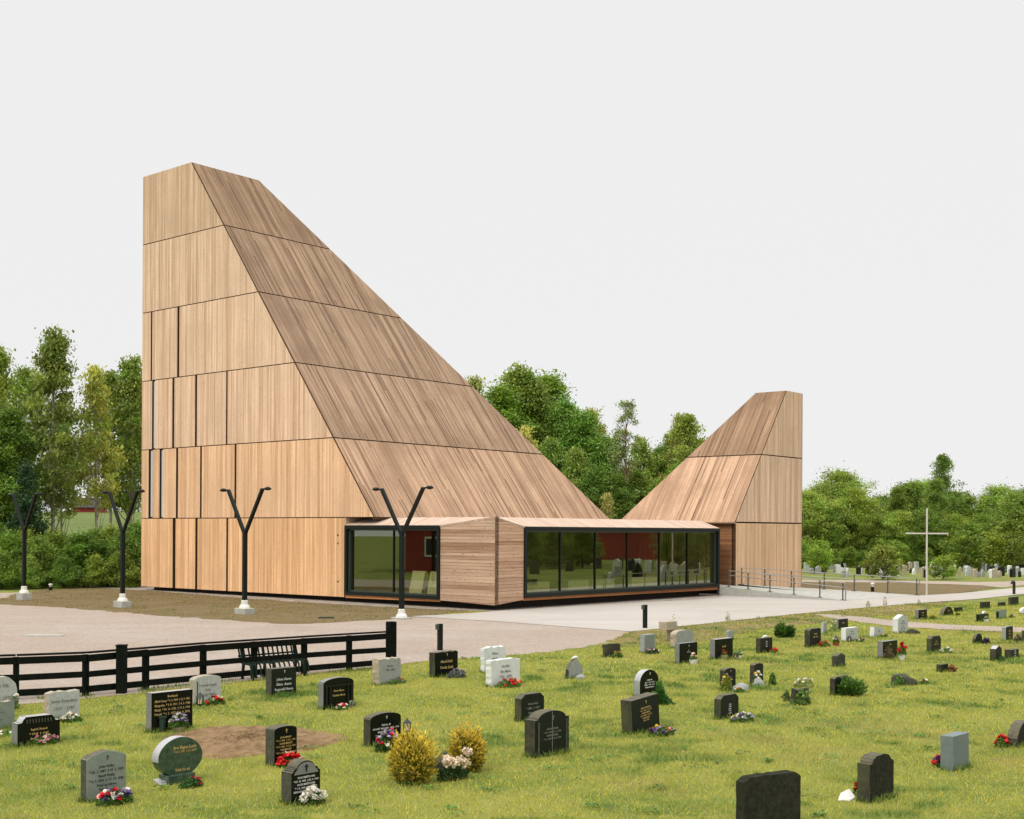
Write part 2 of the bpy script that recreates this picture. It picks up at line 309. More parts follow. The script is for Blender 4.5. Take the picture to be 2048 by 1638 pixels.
sheet('weedy_strip', WE, 3, M['weedy'], .16, .35, lawnless=False)
sheet('grave_footpath', pp((1630, 1229), (1680, 1230), (1740, 1236), (1810, 1244), (1900, 1250), (2060, 1256), (2250, 1262), (2250, 1274), (2060, 1266), (1900, 1260), (1800, 1255), (1735, 1247), (1680, 1240)), 4, M['gravel'], .08, .4)
SC, SA = gp(495, 1482)[:2], 0.0
ax, ay = 190 * gp(495, 1482)[1] / FPX, (gp(495, 1449)[1] - gp(495, 1513)[1]) / 2
mb = MB(); nr, na = 26, 90; vs = [(SC[0], SC[1], G + .08)]
for i in range(1, nr + 1):
    for k in range(na):
        an = 2 * math.pi * k / na; q = i / nr; ed = 1 + .07 * math.sin(3 * an + 1) + .05 * math.sin(7 * an) + random.gauss(0, .012)
        vs.append((SC[0] + ax * q * ed * math.cos(an), SC[1] + ay * q * ed * math.sin(an), G + .09 * (1 - q ** 2.2) + (random.gauss(0, .016) if q < .95 else -.012)))
fs = [(0, 1 + k, 1 + (k + 1) % na) for k in range(na)] + [(1 + (i - 1) * na + k, 1 + i * na + k, 1 + i * na + (k + 1) % na, 1 + (i - 1) * na + (k + 1) % na) for i in range(1, nr) for k in range(na)]
mb.add(vs, fs); mb.obj('bare_grave_soil', M['soil'], kind='structure'); SHEETS.append(np.array([(SC[0] + random.uniform(.66, .98) * ax * math.cos(t) * (1 + .07 * math.sin(3 * t + 1)), SC[1] + random.uniform(.66, .98) * ay * math.sin(t)) for t in np.linspace(0, 2 * math.pi, 70)[:-1]]))
sheet('far_verge', pp((1500, 1162), (1605, 1163), (1800, 1165.5), (1960, 1171), (2000, 1175), (1920, 1186), (1850, 1191), (1780, 1189), (1600, 1184), (1500, 1184)), 3, M['verge'], .15)
sheet('far_gravel_path', pp((1480, 1158.5), (1800, 1161.5), (1960, 1164.5), (2080, 1161), (2200, 1158), (2200, 1165), (2080, 1168), (2000, 1175), (1960, 1171), (1800, 1165.5), (1480, 1163)), 4, M['gravel'], .1)
sheet('verge', VE, 3, M['verge'], .12, .4)
# far rising field to the left, behind the trees
mb = MB(); nx, ny = 24, 10
vs = [(-330 + 300 * i / nx, 150 + 260 * j / ny, G - .3 + 10 * (j / ny) ** 1.1 * (.75 + .25 * math.sin(i * .5))) for j in range(ny + 1) for i in range(nx + 1)]
mb.add(vs, [(j * (nx + 1) + i, j * (nx + 1) + i + 1, (j + 1) * (nx + 1) + i + 1, (j + 1) * (nx + 1) + i) for j in range(ny) for i in range(nx)])
mb.obj('far_hill', M['field'], smooth=True, kind='structure')
#--SPLIT1--

# ------------------------------------------------------------------ the church
church = empty('church', UVZ(13, 9, 0), label='timber church with a tall and a small sloping tower joined by a glazed wing', cat='church')
CI = Matrix.Translation(-Vector(UVZ(13, 9, 0)))
def chobj(name, mb, mats, bevel=0, parent=None, color=None, **k):
    o = mb.obj(name, mats, parent or church, bevel, **k)
    o.data.transform(CI)
    if color: o.color = (*color, 1)
    return o
def panel(name, O, ex, ey, poly, th, mat, color=(1, 1, 1), swap=False, parent=None, bevel=.012, flip=False):
    """Board-clad slab: a polygon in the plane (O, ex, ey), thickened inwards; UV in metres, boards along ey."""
    O, ex, ey = (np.array(q, float) for q in (O, ex, ey)); n = np.cross(ex, ey); n /= np.linalg.norm(n); n = -n if flip else n
    mb = MB(); P = [O + ex * x + ey * y for x, y in poly]; Q = [p - n * th for p in P]; N = len(P)
    uv = [((y, x) if swap else (x, y)) for x, y in poly]
    mb.add(P + Q, [tuple(range(N)), tuple(range(2 * N - 1, N - 1, -1))], 0, uv + uv)
    b = len(mb.v) - 2 * N
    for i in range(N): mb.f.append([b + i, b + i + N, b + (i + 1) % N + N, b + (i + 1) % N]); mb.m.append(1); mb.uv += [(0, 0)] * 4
    return chobj(name, mb, [mat, M['shade_edge']], 0, parent, color)
ZB = [0.03, 4.03, 8.04, 12.06, 16.07, 20.08, 24.1]
S1 = lambda z: 19.75 - (z - 4.03) * .748                          # side of the square plan of the large tower at height z
U, Z = -D1, np.array([0, 0, 1.0])
fac_tint = [(1.12, .95, .70), (1.10, .98, .82), (1.06, 1.02, .97), (1.04, 1.02, .98), (1.0, .99, .95), (.92, .90, .84)]
gaps = {0: [(345, 351), (390.5, 395), (452.5, 456)], 1: [(297, 305), (319, 326), (352, 356), (400, 403.5), (469, 472.5)],
        2: [(304, 310), (344.5, 348.5), (390, 394), (452, 455)], 3: [(301.5, 304.5), (354.5, 358.5)], 4: [], 5: []}
for b in range(6):
    z0, z1 = ZB[b] + .024, ZB[b + 1] - .024; ym = 1058 - (0.5 * (z0 + z1) - 3.4) * 34
    cuts = [0.0]; 
    for p, q in gaps[b]: cuts += [u_at(p, ym), u_at(q, ym)]
    cuts.append(None)
    for i in range(0, len(cuts), 2):
        a, c = cuts[i], cuts[i + 1]
        if c is None:
            if b == 0: poly = [(a, z0), (17.6, z0 + .02), (17.6, z1), (a, z1)]
            else: poly = [(a, z0), (S1(z0) - .07, z0), (S1(z1) - .07, z1), (a, z1)]
        else: poly = [(a, z0), (c, z0), (c, z1), (a, z1)]
        k = random.uniform(.95, 1.05); t = fac_tint[b]
        panel('cladding_panel', UVZ(0, 0, 0), U, Z, poly, .26, M['wall'], tuple(x * k for x in t))
# slit windows behind the open joints
for b, g in ((1, (297, 305)), (1, (319, 326)), (2, (304, 310))):
    ym = 1058 - (0.5 * (ZB[b] + ZB[b + 1]) - 3.4) * 34; a, c = u_at(g[0] + .45 * (g[1] - g[0]), ym), u_at(g[1], ym)
    mb = MB(); mb.add([UVZ(a, .035, ZB[b] + .08), UVZ(c, .035, ZB[b] + .08), UVZ(c, .035, ZB[b + 1] - .08), UVZ(a, .035, ZB[b + 1] - .08)], [(0, 1, 2, 3)])
    chobj('slit_window', mb, M['slit'])
# dark bolts beside the wide window
for y in (1070, 1086, 1162):
    mb = MB(); mb.tube([UVZ(u_at(676, y), -.02, 3.4 - (y - 1060) * .0252), UVZ(u_at(676, y), .02, 3.4 - (y - 1060) * .0252)], [.045, .045], 8); chobj('fixing_bolt', mb, M['black'])
# sloping faces
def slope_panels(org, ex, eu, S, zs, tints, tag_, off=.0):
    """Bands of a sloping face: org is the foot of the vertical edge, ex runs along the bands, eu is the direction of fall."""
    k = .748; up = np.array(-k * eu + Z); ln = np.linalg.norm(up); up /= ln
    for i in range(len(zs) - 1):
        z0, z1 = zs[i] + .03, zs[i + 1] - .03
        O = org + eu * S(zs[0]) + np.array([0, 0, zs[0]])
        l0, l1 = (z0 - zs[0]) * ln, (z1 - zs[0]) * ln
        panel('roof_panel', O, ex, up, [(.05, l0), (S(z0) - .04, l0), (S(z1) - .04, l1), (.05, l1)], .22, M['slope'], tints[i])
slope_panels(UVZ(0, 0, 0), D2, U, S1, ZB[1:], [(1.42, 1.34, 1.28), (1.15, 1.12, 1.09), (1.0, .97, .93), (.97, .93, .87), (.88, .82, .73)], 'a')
# hidden far sides and the core of the large tower
mb = MB(); s0, s1 = S1(4.03), S1(24.1); i = .24
cv = [UVZ(.1, i, .05), UVZ(17.3, i, .05), UVZ(17.3, s0 - .4, .05), UVZ(.1, s0 - .4, .05), UVZ(.1, i, 4.0), UVZ(17.3, i, 4.0), UVZ(17.3, s0 - .4, 4.0), UVZ(.1, s0 - .4, 4.0)]
Q = [(3, 2, 1, 0), (4, 5, 6, 7), (0, 1, 5, 4), (1, 2, 6, 5), (2, 3, 7, 6), (3, 0, 4, 7)]
mb.add(cv, Q)
cv = [UVZ(.1, i, 4.05), UVZ(s0 - .28, i, 4.05), UVZ(s0 - .28, s0 - .28, 4.05), UVZ(.1, s0 - .28, 4.05), UVZ(.1, i, 24.02), UVZ(s1 - .28, i, 24.02), UVZ(s1 - .28, s1 - .28, 24.02), UVZ(.1, s1 - .28, 24.02)]
mb.add(cv, Q); chobj('tower_core', mb, M['core'])
panel('cladding_panel', UVZ(0, s0, 0), -D2, Z, [(0.02, .06), (s0 - .02, .06), (s0 - .02, 24.07), (s0 - s1, 24.07), (.02, 4.03)], .1, M['wall'])
kk = .748; upv = -kk * D2 + Z; ln = np.linalg.norm(upv); upv /= ln
panel('roof_panel', UVZ(0, s0, 4.03), D1, upv, [(-s0 + .05, 0), (0, 0), (0, 20.05 * ln), (-s1 + .05, 20.05 * ln)], .2, M['slope'])
# small tower
V2, U2 = 49 - .0, 27.76                                           # set below from the photograph
vR = 28.7; O2 = UVZ(U2, vR, 0); S2 = lambda z: 8.15 - (z - 3.95) * .752
ZT = [3.95, 7.98, 12.02]
panel('cladding_panel', UVZ(U2, vR, 0), -D2, Z, [(0, -.15), (8.15, -.15), (8.15, 3.92), (0, 3.92)][::-1], .2, M['wall'], (1.0, .90, .76), flip=True)
panel('cladding_panel', UVZ(U2, vR, 0), -D2, Z, [(0, 4.0), (S2(4.0) - .05, 4.0), (S2(7.95) - .05, 7.95), (0, 7.95)][::-1], .2, M['wall'], (1.02, .98, .94), flip=True)
panel('cladding_panel', UVZ(U2, vR, 0), -D2, Z, [(0, 8.01), (S2(8.01) - .05, 8.01), (S2(12.0) - .05, 12.0), (0, 12.0)][::-1], .2, M['wall'], (1.0, .96, .90), flip=True)
up2 = np.array(.752 * D2 + Z); ln2 = np.linalg.norm(up2); up2 /= ln2
for z0, z1, t in ((3.97, 7.95, (1.55, 1.46, 1.40)), (8.01, 12.0, (.95, .88, .80))):
    O = UVZ(U2, vR, 0) - D2 * S2(z0) + np.array([0, 0, z0]); l1 = (z1 - z0) * ln2
    panel('roof_panel', O, D1, up2, [(.04, 0), (S2(z0), 0), (S2(z1), l1), (.04, l1)][::-1], .2, M['slope'], t, flip=True)
mb = MB(); a0, a1 = S2(3.98), S2(12.0); j = .2
cv = [UVZ(U2 - j, vR - j, 4.0), UVZ(U2 - j, vR - a0 + .26, 4.0), UVZ(U2 - a0 + .26, vR - a0 + .26, 4.0), UVZ(U2 - a0 + .26, vR - j, 4.0),
      UVZ(U2 - j, vR - j, 11.96), UVZ(U2 - j, vR - a1 + .26, 11.96), UVZ(U2 - a1 + .26, vR - a1 + .26, 11.96), UVZ(U2 - a1 + .26, vR - j, 11.96)]
mb.add(cv, Q); mb.add([UVZ(U2 - .22, vR - .1, -.1), UVZ(U2 - .22, vR - 8.0, -.1), UVZ(U2 - 8, vR - 8.0, -.1), UVZ(U2 - 8, vR - .1, -.1), UVZ(U2 - .22, vR - .1, 3.9), UVZ(U2 - .22, vR - 8.0, 3.9), UVZ(U2 - 8, vR - 8.0, 3.9), UVZ(U2 - 8, vR - .1, 3.9)], Q)
chobj('tower_core', mb, M['core'])
panel('cladding_panel', UVZ(U2, vR, 0), D1, Z, [(0, -.15), (8.1, -.15), (8.1, 3.95), (a1, 12.0), (0, 12.0)], .05, M['wall'])
panel('roof_panel', UVZ(U2 - 8.15, vR, 3.95), -D2, -(.752 * D1) + Z * 1.0, [(0, 0), (8.1, 0), (a1, 8.05), (0, 8.05)], .1, M['slope'])
panel('porch_wall', UVZ(U2, vR - 8.15, 0), -D1 * -1, Z, [(0, .2), (6, .2), (6, 3.86), (0, 3.86)], .12, M['porch'], swap=True, flip=True)
panel('porch_wall', UVZ(24.2, 19.0, 0), D2, Z, [(0, .2), (1.7, .2), (1.7, 3.86), (0, 3.86)], .1, M['porch'], swap=True)
mb = MB(); mb.add([UVZ(U2 + .05, vR - 8.45, 3.9), UVZ(U2 + .05, vR - 8.05, 3.9), UVZ(U2 - 3, vR - 8.05, 3.9), UVZ(U2 - 3, vR - 8.45, 3.9), UVZ(U2 + .05, vR - 8.45, 3.96), UVZ(U2 + .05, vR - 8.05, 3.96), UVZ(U2 - 3, vR - 8.05, 3.96), UVZ(U2 - 3, vR - 8.45, 3.96)], Q)
chobj('eaves_board', mb, M['slope'], color=(.8, .8, .75))
# low wing: frames, corner, chamfered roof
WA0, WA1, WB0, WB1 = 17.65, 24.13, 2.03, 19.24; EZ, EZ2, RZ, SB = 3.66, 3.62, 4.04, 1.2
P_ = lambda mb, *pts, uv=None: mb.add(pts, [tuple(range(len(pts)))], 0, uv)
def roof_poly(pts, ex, name, tint):
    pts = [np.array(p) for p in pts]; nn = np.cross(pts[1] - pts[0], pts[2] - pts[0]); nn /= np.linalg.norm(nn)
    if nn[2] < 0: nn = -nn
    mb = MB(); lo = [p - nn * .09 for p in pts]; N = len(pts); up = np.cross(nn, ex)
    uv = [((p - pts[0]) @ ex, (p - pts[0]) @ up) for p in pts]
    mb.add(pts + lo, [tuple(range(N)), tuple(range(2 * N - 1, N - 1, -1))] + [(i, i + N, (i + 1) % N + N, (i + 1) % N) for i in range(N)], 0, uv + uv)
    chobj(name, mb, M['eaves'], .01, None, tint)
pale = (1, 1, 1)
roof_poly([UVZ(WA0, -.05, EZ), UVZ(WA1, -.05, EZ), UVZ(27.5 - SB, SB, RZ), UVZ(WA0, SB, RZ)], U, 'eaves_roof', pale)
roof_poly([UVZ(WA1, -.03, EZ), UVZ(27.5, -.0, RZ + .01), UVZ(27.5 - SB, SB, RZ)], U, 'eaves_roof', pale)
roof_poly([UVZ(27.55, WB0, EZ2), UVZ(27.55, WB1, EZ2), UVZ(27.5 - SB, WB1, RZ), UVZ(27.5 - SB, SB, RZ)], D2, 'eaves_roof', pale)
roof_poly([UVZ(27.53, WB0, EZ2), UVZ(27.5, 0, RZ + .01), UVZ(27.5 - SB, SB, RZ)], D2, 'eaves_roof', pale)
mb = MB(); mb.add([UVZ(WA0, SB + .02, 3.8), UVZ(27.5 - SB - .02, SB + .02, 3.8), UVZ(27.5 - SB - .02, WB1, 3.8), UVZ(WA0, WB1, 3.8), UVZ(WA0, SB + .02, RZ - .01), UVZ(27.5 - SB - .02, SB + .02, RZ - .01), UVZ(27.5 - SB - .02, WB1, RZ - .01), UVZ(WA0, WB1, RZ - .01)], Q)
chobj('flat_roof', mb, M['slope'], color=pale)
mb = MB(); mb.add([UVZ(WA0 - .04, 0.0, EZ - .1), UVZ(WA0 - .04, SB + .1, EZ - .1), UVZ(WA0 - .04, SB + .1, 4.02), UVZ(WA0 - .04, 0, 4.02), UVZ(WA0, 0.0, EZ - .1), UVZ(WA0, SB + .1, EZ - .1), UVZ(WA0, SB + .1, 4.02), UVZ(WA0, 0, 4.02)], Q)
chobj('roof_cheek', mb, M['wall'])
panel('corner_panel', UVZ(WA1 + .02, 0, 0), U, Z, [(0, .17), (27.5 - WA1 - .02, .07), (27.5 - WA1 - .02, RZ), (0, EZ - .02)], .25, M['cheek'], (.97, .96, .93), swap=True)
panel('corner_panel', UVZ(27.5, .02, 0), D2, Z, [(0, .07), (WB0 - .04, .25), (WB0 - .04, EZ2 - .02), (0, RZ)], .25, M['cheek'], (1.08, 1.0, .92), swap=True)
panel('base_board', UVZ(WA0, .03, 0), U, Z, [(0, .04), (WA1 - WA0, .1), (WA1 - WA0, .21), (0, .2)], .2, M['porch'], (2.2, 2.0, 1.6), swap=True)
panel('base_board', UVZ(27.46, WB0 - .03, 0), D2, Z, [(0, .2), (WB1 - WB0 + .03, .16), (WB1 - WB0 + .03, .34), (0, .35)], .2, M['porch'], (1.8, 1.6, 1.2), swap=True)
panel('end_wall', UVZ(27.3, WB1, 0), D1, Z, [(0, .2), (8, .2), (8, 4.0), (1.2, 4.0), (0, 3.62)], .08, M['wall'])
def window(O, ex, n, w0, w1, z0, z1, mull):
    """Dark metal frame standing proud of the wall, with panes and slim mullions."""
    mb = MB(); F = .16
    def bar(a0, a1, b0, b1, d0, d1, mi=0):
        pts = [O + ex * x + Z * z + n * d for d in (d0, d1) for x, z in ((a0, b0), (a1, b0), (a1, b1), (a0, b1))]
        mb.add(pts, Q, mi)
    bar(w0, w0 + F, z0, z1, -.32, .07); bar(w1 - F, w1, z0, z1, -.32, .07)
    bar(w0 + F, w1 - F, z0, z0 + F, -.32, .066); bar(w0 + F, w1 - F, z1 - F, z1, -.32, .066)
    for a0, a1, b0, b1 in ((w0 + F, w0 + F + .07, z0 + F, z1 - F), (w1 - F - .07, w1 - F, z0 + F, z1 - F), (w0 + F + .07, w1 - F - .07, z0 + F, z0 + F + .07), (w0 + F + .07, w1 - F - .07, z1 - F - .09, z1 - F)): bar(a0, a1, b0, b1, -.28, -.08, 1)
    fr = chobj('window', mb, [M['frame'], M['frame_edge']], .006)
    ed = [w0 + F + .07] + mull + [w1 - F - .07]
    for a, b in zip(ed[:-1], ed[1:]):
        g = MB(); g.add([O + ex * a + Z * (z0 + F) - n * .2, O + ex * b + Z * (z0 + F) - n * .2, O + ex * b + Z * (z1 - F) - n * .2, O + ex * a + Z * (z1 - F) - n * .2], [(0, 1, 2, 3)])
        chobj('glass_pane', g, M['glass'], parent=fr)
    for m in mull:
        g = MB(); pts = [O + ex * x + Z * z + n * d for d in (-.27, -.14) for x, z in ((m - .024, z0 + F), (m + .024, z0 + F), (m + .024, z1 - F), (m - .024, z1 - F))]; g.add(pts, Q)
        chobj('mullion', g, M['frame'], parent=fr)
window(UVZ(0, 0, 0), U, -D2, WA0, WA1, .2, EZ - .02, [u_at(782, 1120)])
window(UVZ(27.5, 0, 0), D2, -D1, WB0, WB1, .33, EZ2 - .02, [v_at(x, 1120) for x in (1126, 1196, 1260, 1324, 1380)])
# inside: floor, ceiling, back walls, plinth
mb = MB(); I = lambda u0, u1, v0, v1, z0, z1, mi: mb.add([UVZ(u0, v0, z0), UVZ(u1, v0, z0), UVZ(u1, v1, z0), UVZ(u0, v1, z0), UVZ(u0, v0, z1), UVZ(u1, v0, z1), UVZ(u1, v1, z1), UVZ(u0, v1, z1)], Q, mi)
I(17.3, 27.2, .28, 19.1, .18, .34, 1); I(17.3, 26.2, 1.3, 19.1, 3.5, 3.78, 0); I(17.32, 17.5, .3, 9, .36, 3.48, 0); I(17.52, 22.2, 8.8, 19.1, .36, 3.48, 0); I(24.6, 24.75, 5.0, 8.8, .36, 3.48, 0)
chobj('interior', mb, [M['interior'], M['intfloor']])
mb = MB(); mb.add([UVZ(.5, .55, G - .1), UVZ(26.6, .9, G - .1), UVZ(26.6, 18.6, G - .1), UVZ(.5, 18.6, G - .1), UVZ(.5, .55, .06), UVZ(26.6, .9, .16), UVZ(26.6, 18.6, .16), UVZ(.5, 18.6, .06)], Q)
chobj('plinth', mb, M['core'])
FL = .34
def room(u, v, z=FL): return UVZ(u, v, z)
AU = math.atan2(U[1], U[0]); AV = math.atan2(D2[1], D2[0])
t = empty('folding_table', room(20.6, 2.2), AU, label='dark folding table with crossed legs behind the smaller window', cat='table')
mb = MB(); mb.box((0, 0, .74), (1.7, .7, .03)); mb.obj('tabletop', M['black'], t)
for sx_ in (-.6, .6):
    mb = MB()
    for y in (-.3, .3): mb.beam((sx_ - .3, y, 0), (sx_ + .3, y, .72), .03, .03); mb.beam((sx_ + .3, y, 0), (sx_ - .3, y, .72), .03, .03)
    mb.obj('leg', M['black'], t)
mb = MB(); mb.box((0, 0, .06), (.45, .3, .12)); mb.box((.1, 0, .17), (.2, .2, .1)); mb.obj('projector', M['black'], None, .01, label='black box standing on the folding table indoors', cat='device').location = room(20.5, 2.2, FL + .76)
for u, lb in ((21.95, 'pale sandwich board indoors, right of the folding table behind a lamp post'), (23.15, 'pale sandwich board indoors beside the right edge of the smaller window')):
    t = empty('sandwich_board', room(u, .9), AU, label=lb, cat='sign board', group='boards behind the smaller window')
    for s_ in (-1, 1):
        mb = MB(); mb.add([(-.42, s_ * .34, 0), (.42, s_ * .34, 0), (.42, s_ * .06, 1.12), (-.42, s_ * .06, 1.12), (-.42, s_ * .31, 0), (.42, s_ * .31, 0), (.42, s_ * .03, 1.12), (-.42, s_ * .03, 1.12)], Q); mb.obj('board', M['boxwhite'], t)
for kx, (v, ln_) in enumerate(((4.1, 2.3), (7.6, 1.7), (9.7, 1.9), (13.4, 2.4))):
    t = link('bench_block', None, None); bpy.data.objects.remove(t)
    mb = MB(); mb.box((0, 0, .30), (ln_, .5, .56)); mb.box((0, 0, .6), (ln_ + .04, .54, .04)); mb.box((0, 0, .01), (ln_ - .1, .4, .02))
    o = mb.obj('bench_block', M['boxwhite'], None, .01, label=('low pale bench block at the left end of the long window', 'shorter pale bench block behind the second pane of the long window', 'pale bench block behind the third pane of the long window', 'pale bench block nearest the right end of the long window')[kx], cat='bench', group='bench blocks behind the long window')
    o.location = room(26.2, v); o.rotation_euler = (0, 0, AV)

# ------------------------------------------------------------------ ramp, rails, cross
E0, E1, F1, F0 = np.array([11.7, 70.93, .36]), np.array([17.45, 66.0, G + .03]), np.array([23.2, 72.1, G + .03]), np.array([12.95, 71.95, .43])
IN = np.array([11.9, 73.3, .43]); IN2 = np.array([12.6, 73.0, .43]); RT = UVZ(U2 + .02, vR, -.05)
mb = MB(); top = [E0, E1, F1, RT + np.array([0, 0, .04]), F0 + np.array([-.05, .05, 0]), IN2, IN]; N = len(top)
cen = (E0 + E1 + F1 + F0) / 4
bot = [np.array([p[0], p[1], G - .2]) for p in top]
mb.add([cen] + top + bot, [(0, i + 1, (i + 1) % N + 1) for i in range(N)] + [(i + 1, i + 1 + N, (i + 1) % N + 1 + N, (i + 1) % N + 1) for i in range(N)])
mb.obj('entrance_ramp', M['concrete'], kind='structure')
def rail(name, pts, hs, label, loop_end):
    t = empty(name, pts[0], label=label, cat='handrail'); o0 = Vector(pts[0])
    P = [Vector(p) - o0 for p in pts]; d = (P[-1] - P[0]).normalized()
    for p in P:
        mb = MB(); mb.box((p.x, p.y, p.z + .015), (.26, .1, .03), math.atan2(d.y, d.x)); mb.tube([p, p + Vector((0, 0, hs))], [.035, .035], 8); mb.tube([p + Vector((.0, -.02, hs * .72)), p + Vector((.07, -.09, hs * .66))], [.03, .02], 6)
        mb.obj('post', M['post'], t)
    for hz in (hs, hs * .72):
        mb = MB(); pr = [p + Vector((0, 0, hz)) for p in P]
        if loop_end and hz == hs: q = P[-1] + d * .16; pr += [q + Vector((0, 0, hs - .02)), q + Vector((0, 0, hs * .72))]
        if hz != hs: pr = [p + Vector((.05, -.08, 0)) for p in pr]
        mb.tube(pr, [.024] * len(pr), 8); mb.obj('rail', M['steel'], t)
    mb = MB(); mb.tube([P[-1] + d * .16, P[-1] + d * .16 + Vector((0, 0, hs))], [.035, .035], 8); mb.obj('post', M['steel'], t)
ep = lambda t: E0 + (E1 - E0) * t + np.array([-.02, .1, 0])
def t_of(px): k = (px - CX) / FPX; d = E1 - E0; return (k * E0[1] - E0[0]) / (d[0] - k * d[1])
rail('handrail', [ep(t_of(x)) for x in (1459, 1498, 1542, 1590, 1642, 1688)], .92, 'steel handrail along the near edge of the entrance ramp, ending in a loop', True)
fp = lambda t: F0 + (F1 - F0) * t
def t2_of(px): k = (px - CX) / FPX; d = F1 - F0; return (k * F0[1] - F0[0]) / (d[0] - k * d[1])
rail('handrail', [fp(t2_of(x)) for x in (1484, 1530, 1583, 1649, 1709, 1776, 1834)], .95, 'longer steel handrail in front of the small tower on the far side of the ramp', False)
c = gp(1853, 1191); t = empty('cross', c, label='tall slender white cross standing by the path right of the ramp', cat='cross')
mb = MB(); mb.box((0, 0, 2.5), (.085, .085, 5.0)); mb.obj('upright', M['crosspaint'], t, .008)
mb = MB(); mb.box((0, -.005, 3.56), (2.46, .07, .085)); mb.obj('arm', M['crosspaint'], t, .008)

# ------------------------------------------------------------------ lamps
LAB = ('leftmost Y-shaped lamp post, in front of the trees', 'Y-shaped lamp post just left of the tall tower, second from left', 'Y-shaped lamp post in front of the tall facade, third from left', 'Y-shaped lamp post in front of the smaller window')
def lamp(px, py, zb, label):
    p = gp(px, py, G); t = empty('lamp_post', p, -math.pi / 4, label=label, cat='street lamp', group='Y-shaped lamp posts along the bank')
    mb = MB(); mb.box((0, 0, zb / 2), (.78, .5, zb)); mb.obj('concrete_base', M['concrete'], t, .02)
    mb = MB(); mb.lathe((0, 0, zb), [(.24, 0), (.22, .08), (.15, .16), (.14, .32), (.1, .34)], 12); mb.obj('base_sleeve', M['white'], t)
    top = 3.58; mb = MB(); mb.box((0, 0, zb + .2 + (top - zb - .2) / 2), (.17, .17, top - zb - .2)); mb.obj('pole', M['lampmetal'], t, .015)
    for s in (-1, 1):
        mb = MB(); mb.beam((s * .06, 0, top - .12), (s * 1.3, 0, 5.28), .13, .13, (0, 1, 0)); mb.obj('arm', M['lampmetal'], t, .012)
        mb = MB(); mb.beam((s * 1.26, 0, 5.25), (s * 1.58, 0, 5.30), .07, .05); mb.lathe((s * 1.68, 0, 5.24), [(.05, -.03), (.15, 0), (.16, .05), (.1, .1), (.03, .12)], 10); mb.obj('lamp_head', M['lampmetal'], t)
for (px, py, zb), lb in zip(((48, 1200, .36), (245, 1215, .3), (489, 1228.5, .26), (803, 1238, .07)), LAB): lamp(px, py, zb, lb)
def bollard(px, py, h, label, kind=0):
    p = gp(px, py); t = empty('bollard_light', p, .6, label=label, cat='bollard light', group='low dark bollard lights')
    mb = MB()
    if kind == 0:
        mb.box((0, 0, h / 2), (.13, .13, h)); mb.obj('post', M['lampmetal'], t, .008)
        mb = MB(); mb.box((-.1, 0, h - .09), (.07, .12, .16)); mb.obj('lamp_head', M['frame_edge'], t, .008)
    elif kind == 1:
        mb.tube([(0, 0, 0), (0, 0, h * .55)], [.1, .1], 10); mb.obj('post', M['lampmetal'], t)
        mb = MB(); mb.lathe((0, 0, h * .55), [(.07, 0), (.07, h * .2), (.12, h * .24), (.13, h * .36), (.05, h * .45)], 10); mb.obj('lamp_head', M['pot_white'], t)
    else:
        mb.box((0, 0, h / 2), (.12, .12, h)); mb.obj('post', M['black'], t)
        mb = MB(); mb.tube([(0, 0, h), (-.12, 0, h + .03), (-.26, 0, h - .06)], [.09, .1, .06], 8); mb.obj('lamp_head', M['black'], t)
bollard(880, 1301, .80, 'dark bollard light on the gravel right of the fence end')
bollard(1290, 1257, .88, 'dark bollard light at the near edge of the concrete path')
bollard(1745, 1183.5, .55, 'short black bollard with pale head behind the far handrail', 1)
bollard(101, 1181, .4, 'small pale-headed bollard in the grass by the leftmost lamp', 1)
bollard(2028, 1189, .72, 'black hooked bollard above the dark headstone by the right edge', 2)

# ------------------------------------------------------------------ fence and bench
FPT = [gp(x, y) for x, y in ((-268, 1414), (-110, 1405), (32, 1399), (171, 1392), (291, 1379), (406, 1366), (508, 1357), (608, 1348), (698, 1340.5), (782, 1334))]
fo = Vector(FPT[4]); fence = empty('fence', fo, label='low black three-rail timber fence between the gravel and the lawn', cat='fence')
for i, p in enumerate(FPT):
    q = Vector(p) - fo; mb = MB(); dr = FPT[min(i + 1, 9)] - FPT[max(i - 1, 0)]; an = math.atan2(dr[1], dr[0])
    if i == 9: mb.box((q.x, q.y, .59), (.21, .21, 1.2), an); mb.obj('end_post', M['fence'], fence, .012)
    else: mb.box((q.x, q.y, .44), (.12, .12, .9), an); mb.obj('post', M['fence'], fence, .008)
for z0, hh in ((.82, .15), (.47, .13), (.15, .14)):
    for i in range(9):
        a, b = Vector(FPT[i]) - fo, Vector(FPT[i + 1]) - fo; d = (b - a).normalized(); n = Vector((d.y, -d.x, 0)) * .085
        j = random.uniform(-.008, .008); mb = MB(); mb.beam(a + n + Vector((0, 0, z0 + j)) + d * .004, b + n + Vector((0, 0, z0 - j)) - d * .004, .035, hh); mb.obj('rail', M['fence'], fence, .005)
for i in range(9):
    a, b = Vector(FPT[i]) - fo, Vector(FPT[i + 1]) - fo; d = (b - a).normalized(); mb = MB(); mb.beam(a + Vector((0, 0, .93)) + d * .01, b + Vector((0, 0, .93)) - d * .01, .16, .035); mb.obj('top_board', M['fence'], fence, .005)
p = gp(243, 1387); o = None
mb = MB(); mb.box((0, 0, .52), (.2, .2, 1.04)); mb.box((0, 0, 1.05), (.23, .23, .03)); mb.obj('gate_post', M['fence'], None, .015, label='thick dark post standing behind the fence near its left part', cat='post').location = p
b0, b1 = gp(483, 1360), gp(597, 1349); bd = b1 - b0; bl = np.linalg.norm(bd); t = empty('park_bench', (b0 + b1) / 2 , math.atan2(bd[1], bd[0]), label='dark green slatted park bench standing against the black fence', cat='bench')
n = 13
